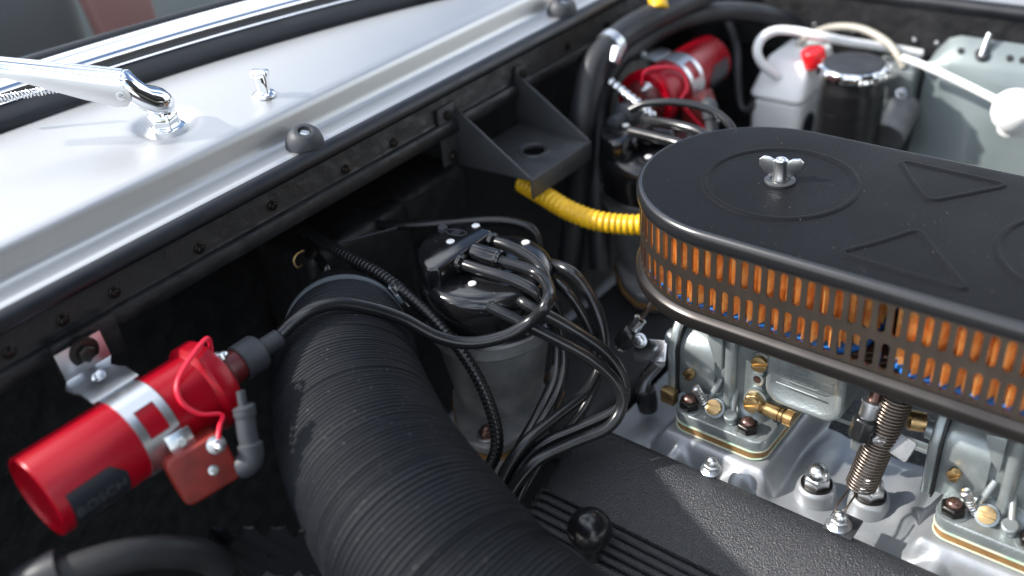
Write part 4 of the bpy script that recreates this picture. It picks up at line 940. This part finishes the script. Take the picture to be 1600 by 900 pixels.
# wing nut
W = V(.55, .35, .02)
wnut = G().lathe([(.62, .1), (.64, .3), (.55, .5), (.5, 1.6), (.52, 1.9), (.42, 1.98), (.26, 1.98), (.22, 1.8)], frame(W), 28).build('wing_nut', M['nickel'], ac)
ws_ = G().lathe([(1.2, -.02), (1.2, .16), (1.1, .22), (.8, .22), (.78, .14), (.5, .14)], frame(W), 36).build('washer', M['sheet'], wnut)
wd_ = Vector((.55, -.83, 0))
for s_, sk in ((1, -.22), (-1, .42)):
    poly = [(.2, .3), (.7, .4), (1.3, .75), (1.7, 1.25), (1.72, 1.75), (1.4, 2.05), (.9, 2.0), (.3, 1.7)]
    d_ = (wd_ * s_ + Vector((-wd_.y, wd_.x, 0)) * sk).normalized()
    G().prism(poly, -.14, .14, frame(W, d_.cross(V(0, 0, 1)), d_)).build('wing', M['nickel'], wnut, bevel=.07, seg=3)

# ================================================================== far right corner
rs = thing('reservoir', 'black cylindrical reservoir with a scalloped chrome cap', 'reservoir', (36, 8.5, -24))
F = frame((36, 8.5, -4.0))
G().lathe([(2.6, -20), (3.35, -19), (3.5, -3.0), (3.42, -2.4), (3.2, -1.8), (3.15, -.9)], F, 56).build('canister', M['canister'], rs, angle=30)
G().lathe([(3.36, -5.05), (3.53, -5.02), (3.53, -4.92), (3.4, -4.9)], F, 56).build('engraved_line', M['canister'], rs)
g = G(); nn = 120
def cr(k): return 3.62 + .28 * max(0, math.cos(2 * math.pi * k / nn * 12)) ** 3
g.loft([[F @ V(q * cr(k) * math.cos(2 * math.pi * k / nn), q * cr(k) * math.sin(2 * math.pi * k / nn), z) for k in range(nn)] for q, z in ((.9, -1.15), (1, -1.0), (1, -.2), (.95, 0), (.9, .05))]).build('chrome_cap', M['chrome'], rs, angle=40)
G().lathe([(3.25, .0), (3.2, .16), (2.9, .2)], F, 48).build('cap_disc', M['rubber'], rs)

wt = thing('brake_fluid_tank', 'white painted tank behind the black reservoir', 'tank', (39, 18, -22))
G().loft([[V(x, y, z) for x, y in rrect(34.5, 45, 13.6, 20, 1.2)] for z in (-24, -9.4)]).build('tank_body', M['white'], wt, bevel=.6, seg=3)
G().loft([[V(x, y, -9.3) for x, y in rrect(34.4, 45.1, 13.5, 20.1, 1.3)], [V(x, y, -8.9) for x, y in rrect(34.4, 45.1, 13.5, 20.1, 1.3)], [V(x, y, -5.6) for x, y in rrect(37.5, 45, 14.5, 19.5, 1.0)]]).build('tank_top', M['white'], wt, bevel=.25)
G().lathe([(1.5, -.2), (1.5, .15), (1.3, .2)], frame((37, 13.6, -12.6), (0, -1, 0)), 28).build('round_badge', M['boot'], wt)
G().lathe([(1.3, -.8), (1.35, .0), (1.35, 1.0), (1.1, 1.2)], frame(at(1272, 92, 112.5), (-.1, .2, 1)), 20).build('red_cap', M['redplastic'], wt, bevel=.05)
cable('white bent pipe looping over the white tank', [at(1216, 120, 114), at(1195, 105, 113), at(1183, 82, 112.5), at(1190, 60, 112.5), at(1212, 48, 112.5), at(1245, 49, 112), at(1285, 57, 111), at(1330, 66, 112), at(1385, 74, 113), at(1440, 84, 113)], .5, 'white_pipe', M['white'], 'pipe')
cable('beige hose arching behind the chrome reservoir cap', [at(1240, 82, 118), at(1262, 58, 117), at(1300, 43, 116), at(1345, 45, 114), at(1385, 65, 112), at(1405, 90, 111), at(1412, 105, 111)], .42, 'beige_hose', mat('beige_rubber', (.42, .39, .33), .5), 'hose')
bt = thing('white_bottle_cap', 'overexposed white cap on a pipe at the right edge', 'bottle cap', (37.5, -8.0, -12))
bp = at(1588, 172, 101)
G().lathe([(1.4, -2.6), (1.6, -1.2), (2.15, -1.1), (2.35, -.4), (2.3, .7), (1.9, 1.25), (1.1, 1.5), (.02, 1.55)], frame(bp, (-.3, -.1, 1)), 40).build('cap', M['white'], bt, angle=50)
G().tube(resample(spline([bp + V(0, .8, .3), at(1560, 158, 102), at(1500, 128, 105), at(1445, 103, 107.5), at(1410, 90, 109)], 6), .4), .42, 14).build('pipe', M['white'], bt)
mc = thing('master_cylinder', 'dark cylinder with bright fasteners beside the black reservoir', 'cylinder', (41, 7, -20))
G().tube([at(1385, 215, 112), at(1412, 165, 114)], 2.0, 24).build('barrel', M['castdark'], mc)
G().box(at(1400, 130, 114), (4, 5, 5)).build('head', M['cast'], mc, bevel=.5)
G().tube([at(1424, 100, 111), at(1412, 145, 112), at(1405, 175, 113)], .35, 10).build('rod', M['zinc'], mc)
for px, py in ((1430, 98), (1408, 147)): bolt_part('union', M['zinc'], mc, at(px, py, 110.5), RW @ V(0, -.4, -1), .5, .6)

for o in bpy.data.objects:
    if '_b' in o: del o['_b']
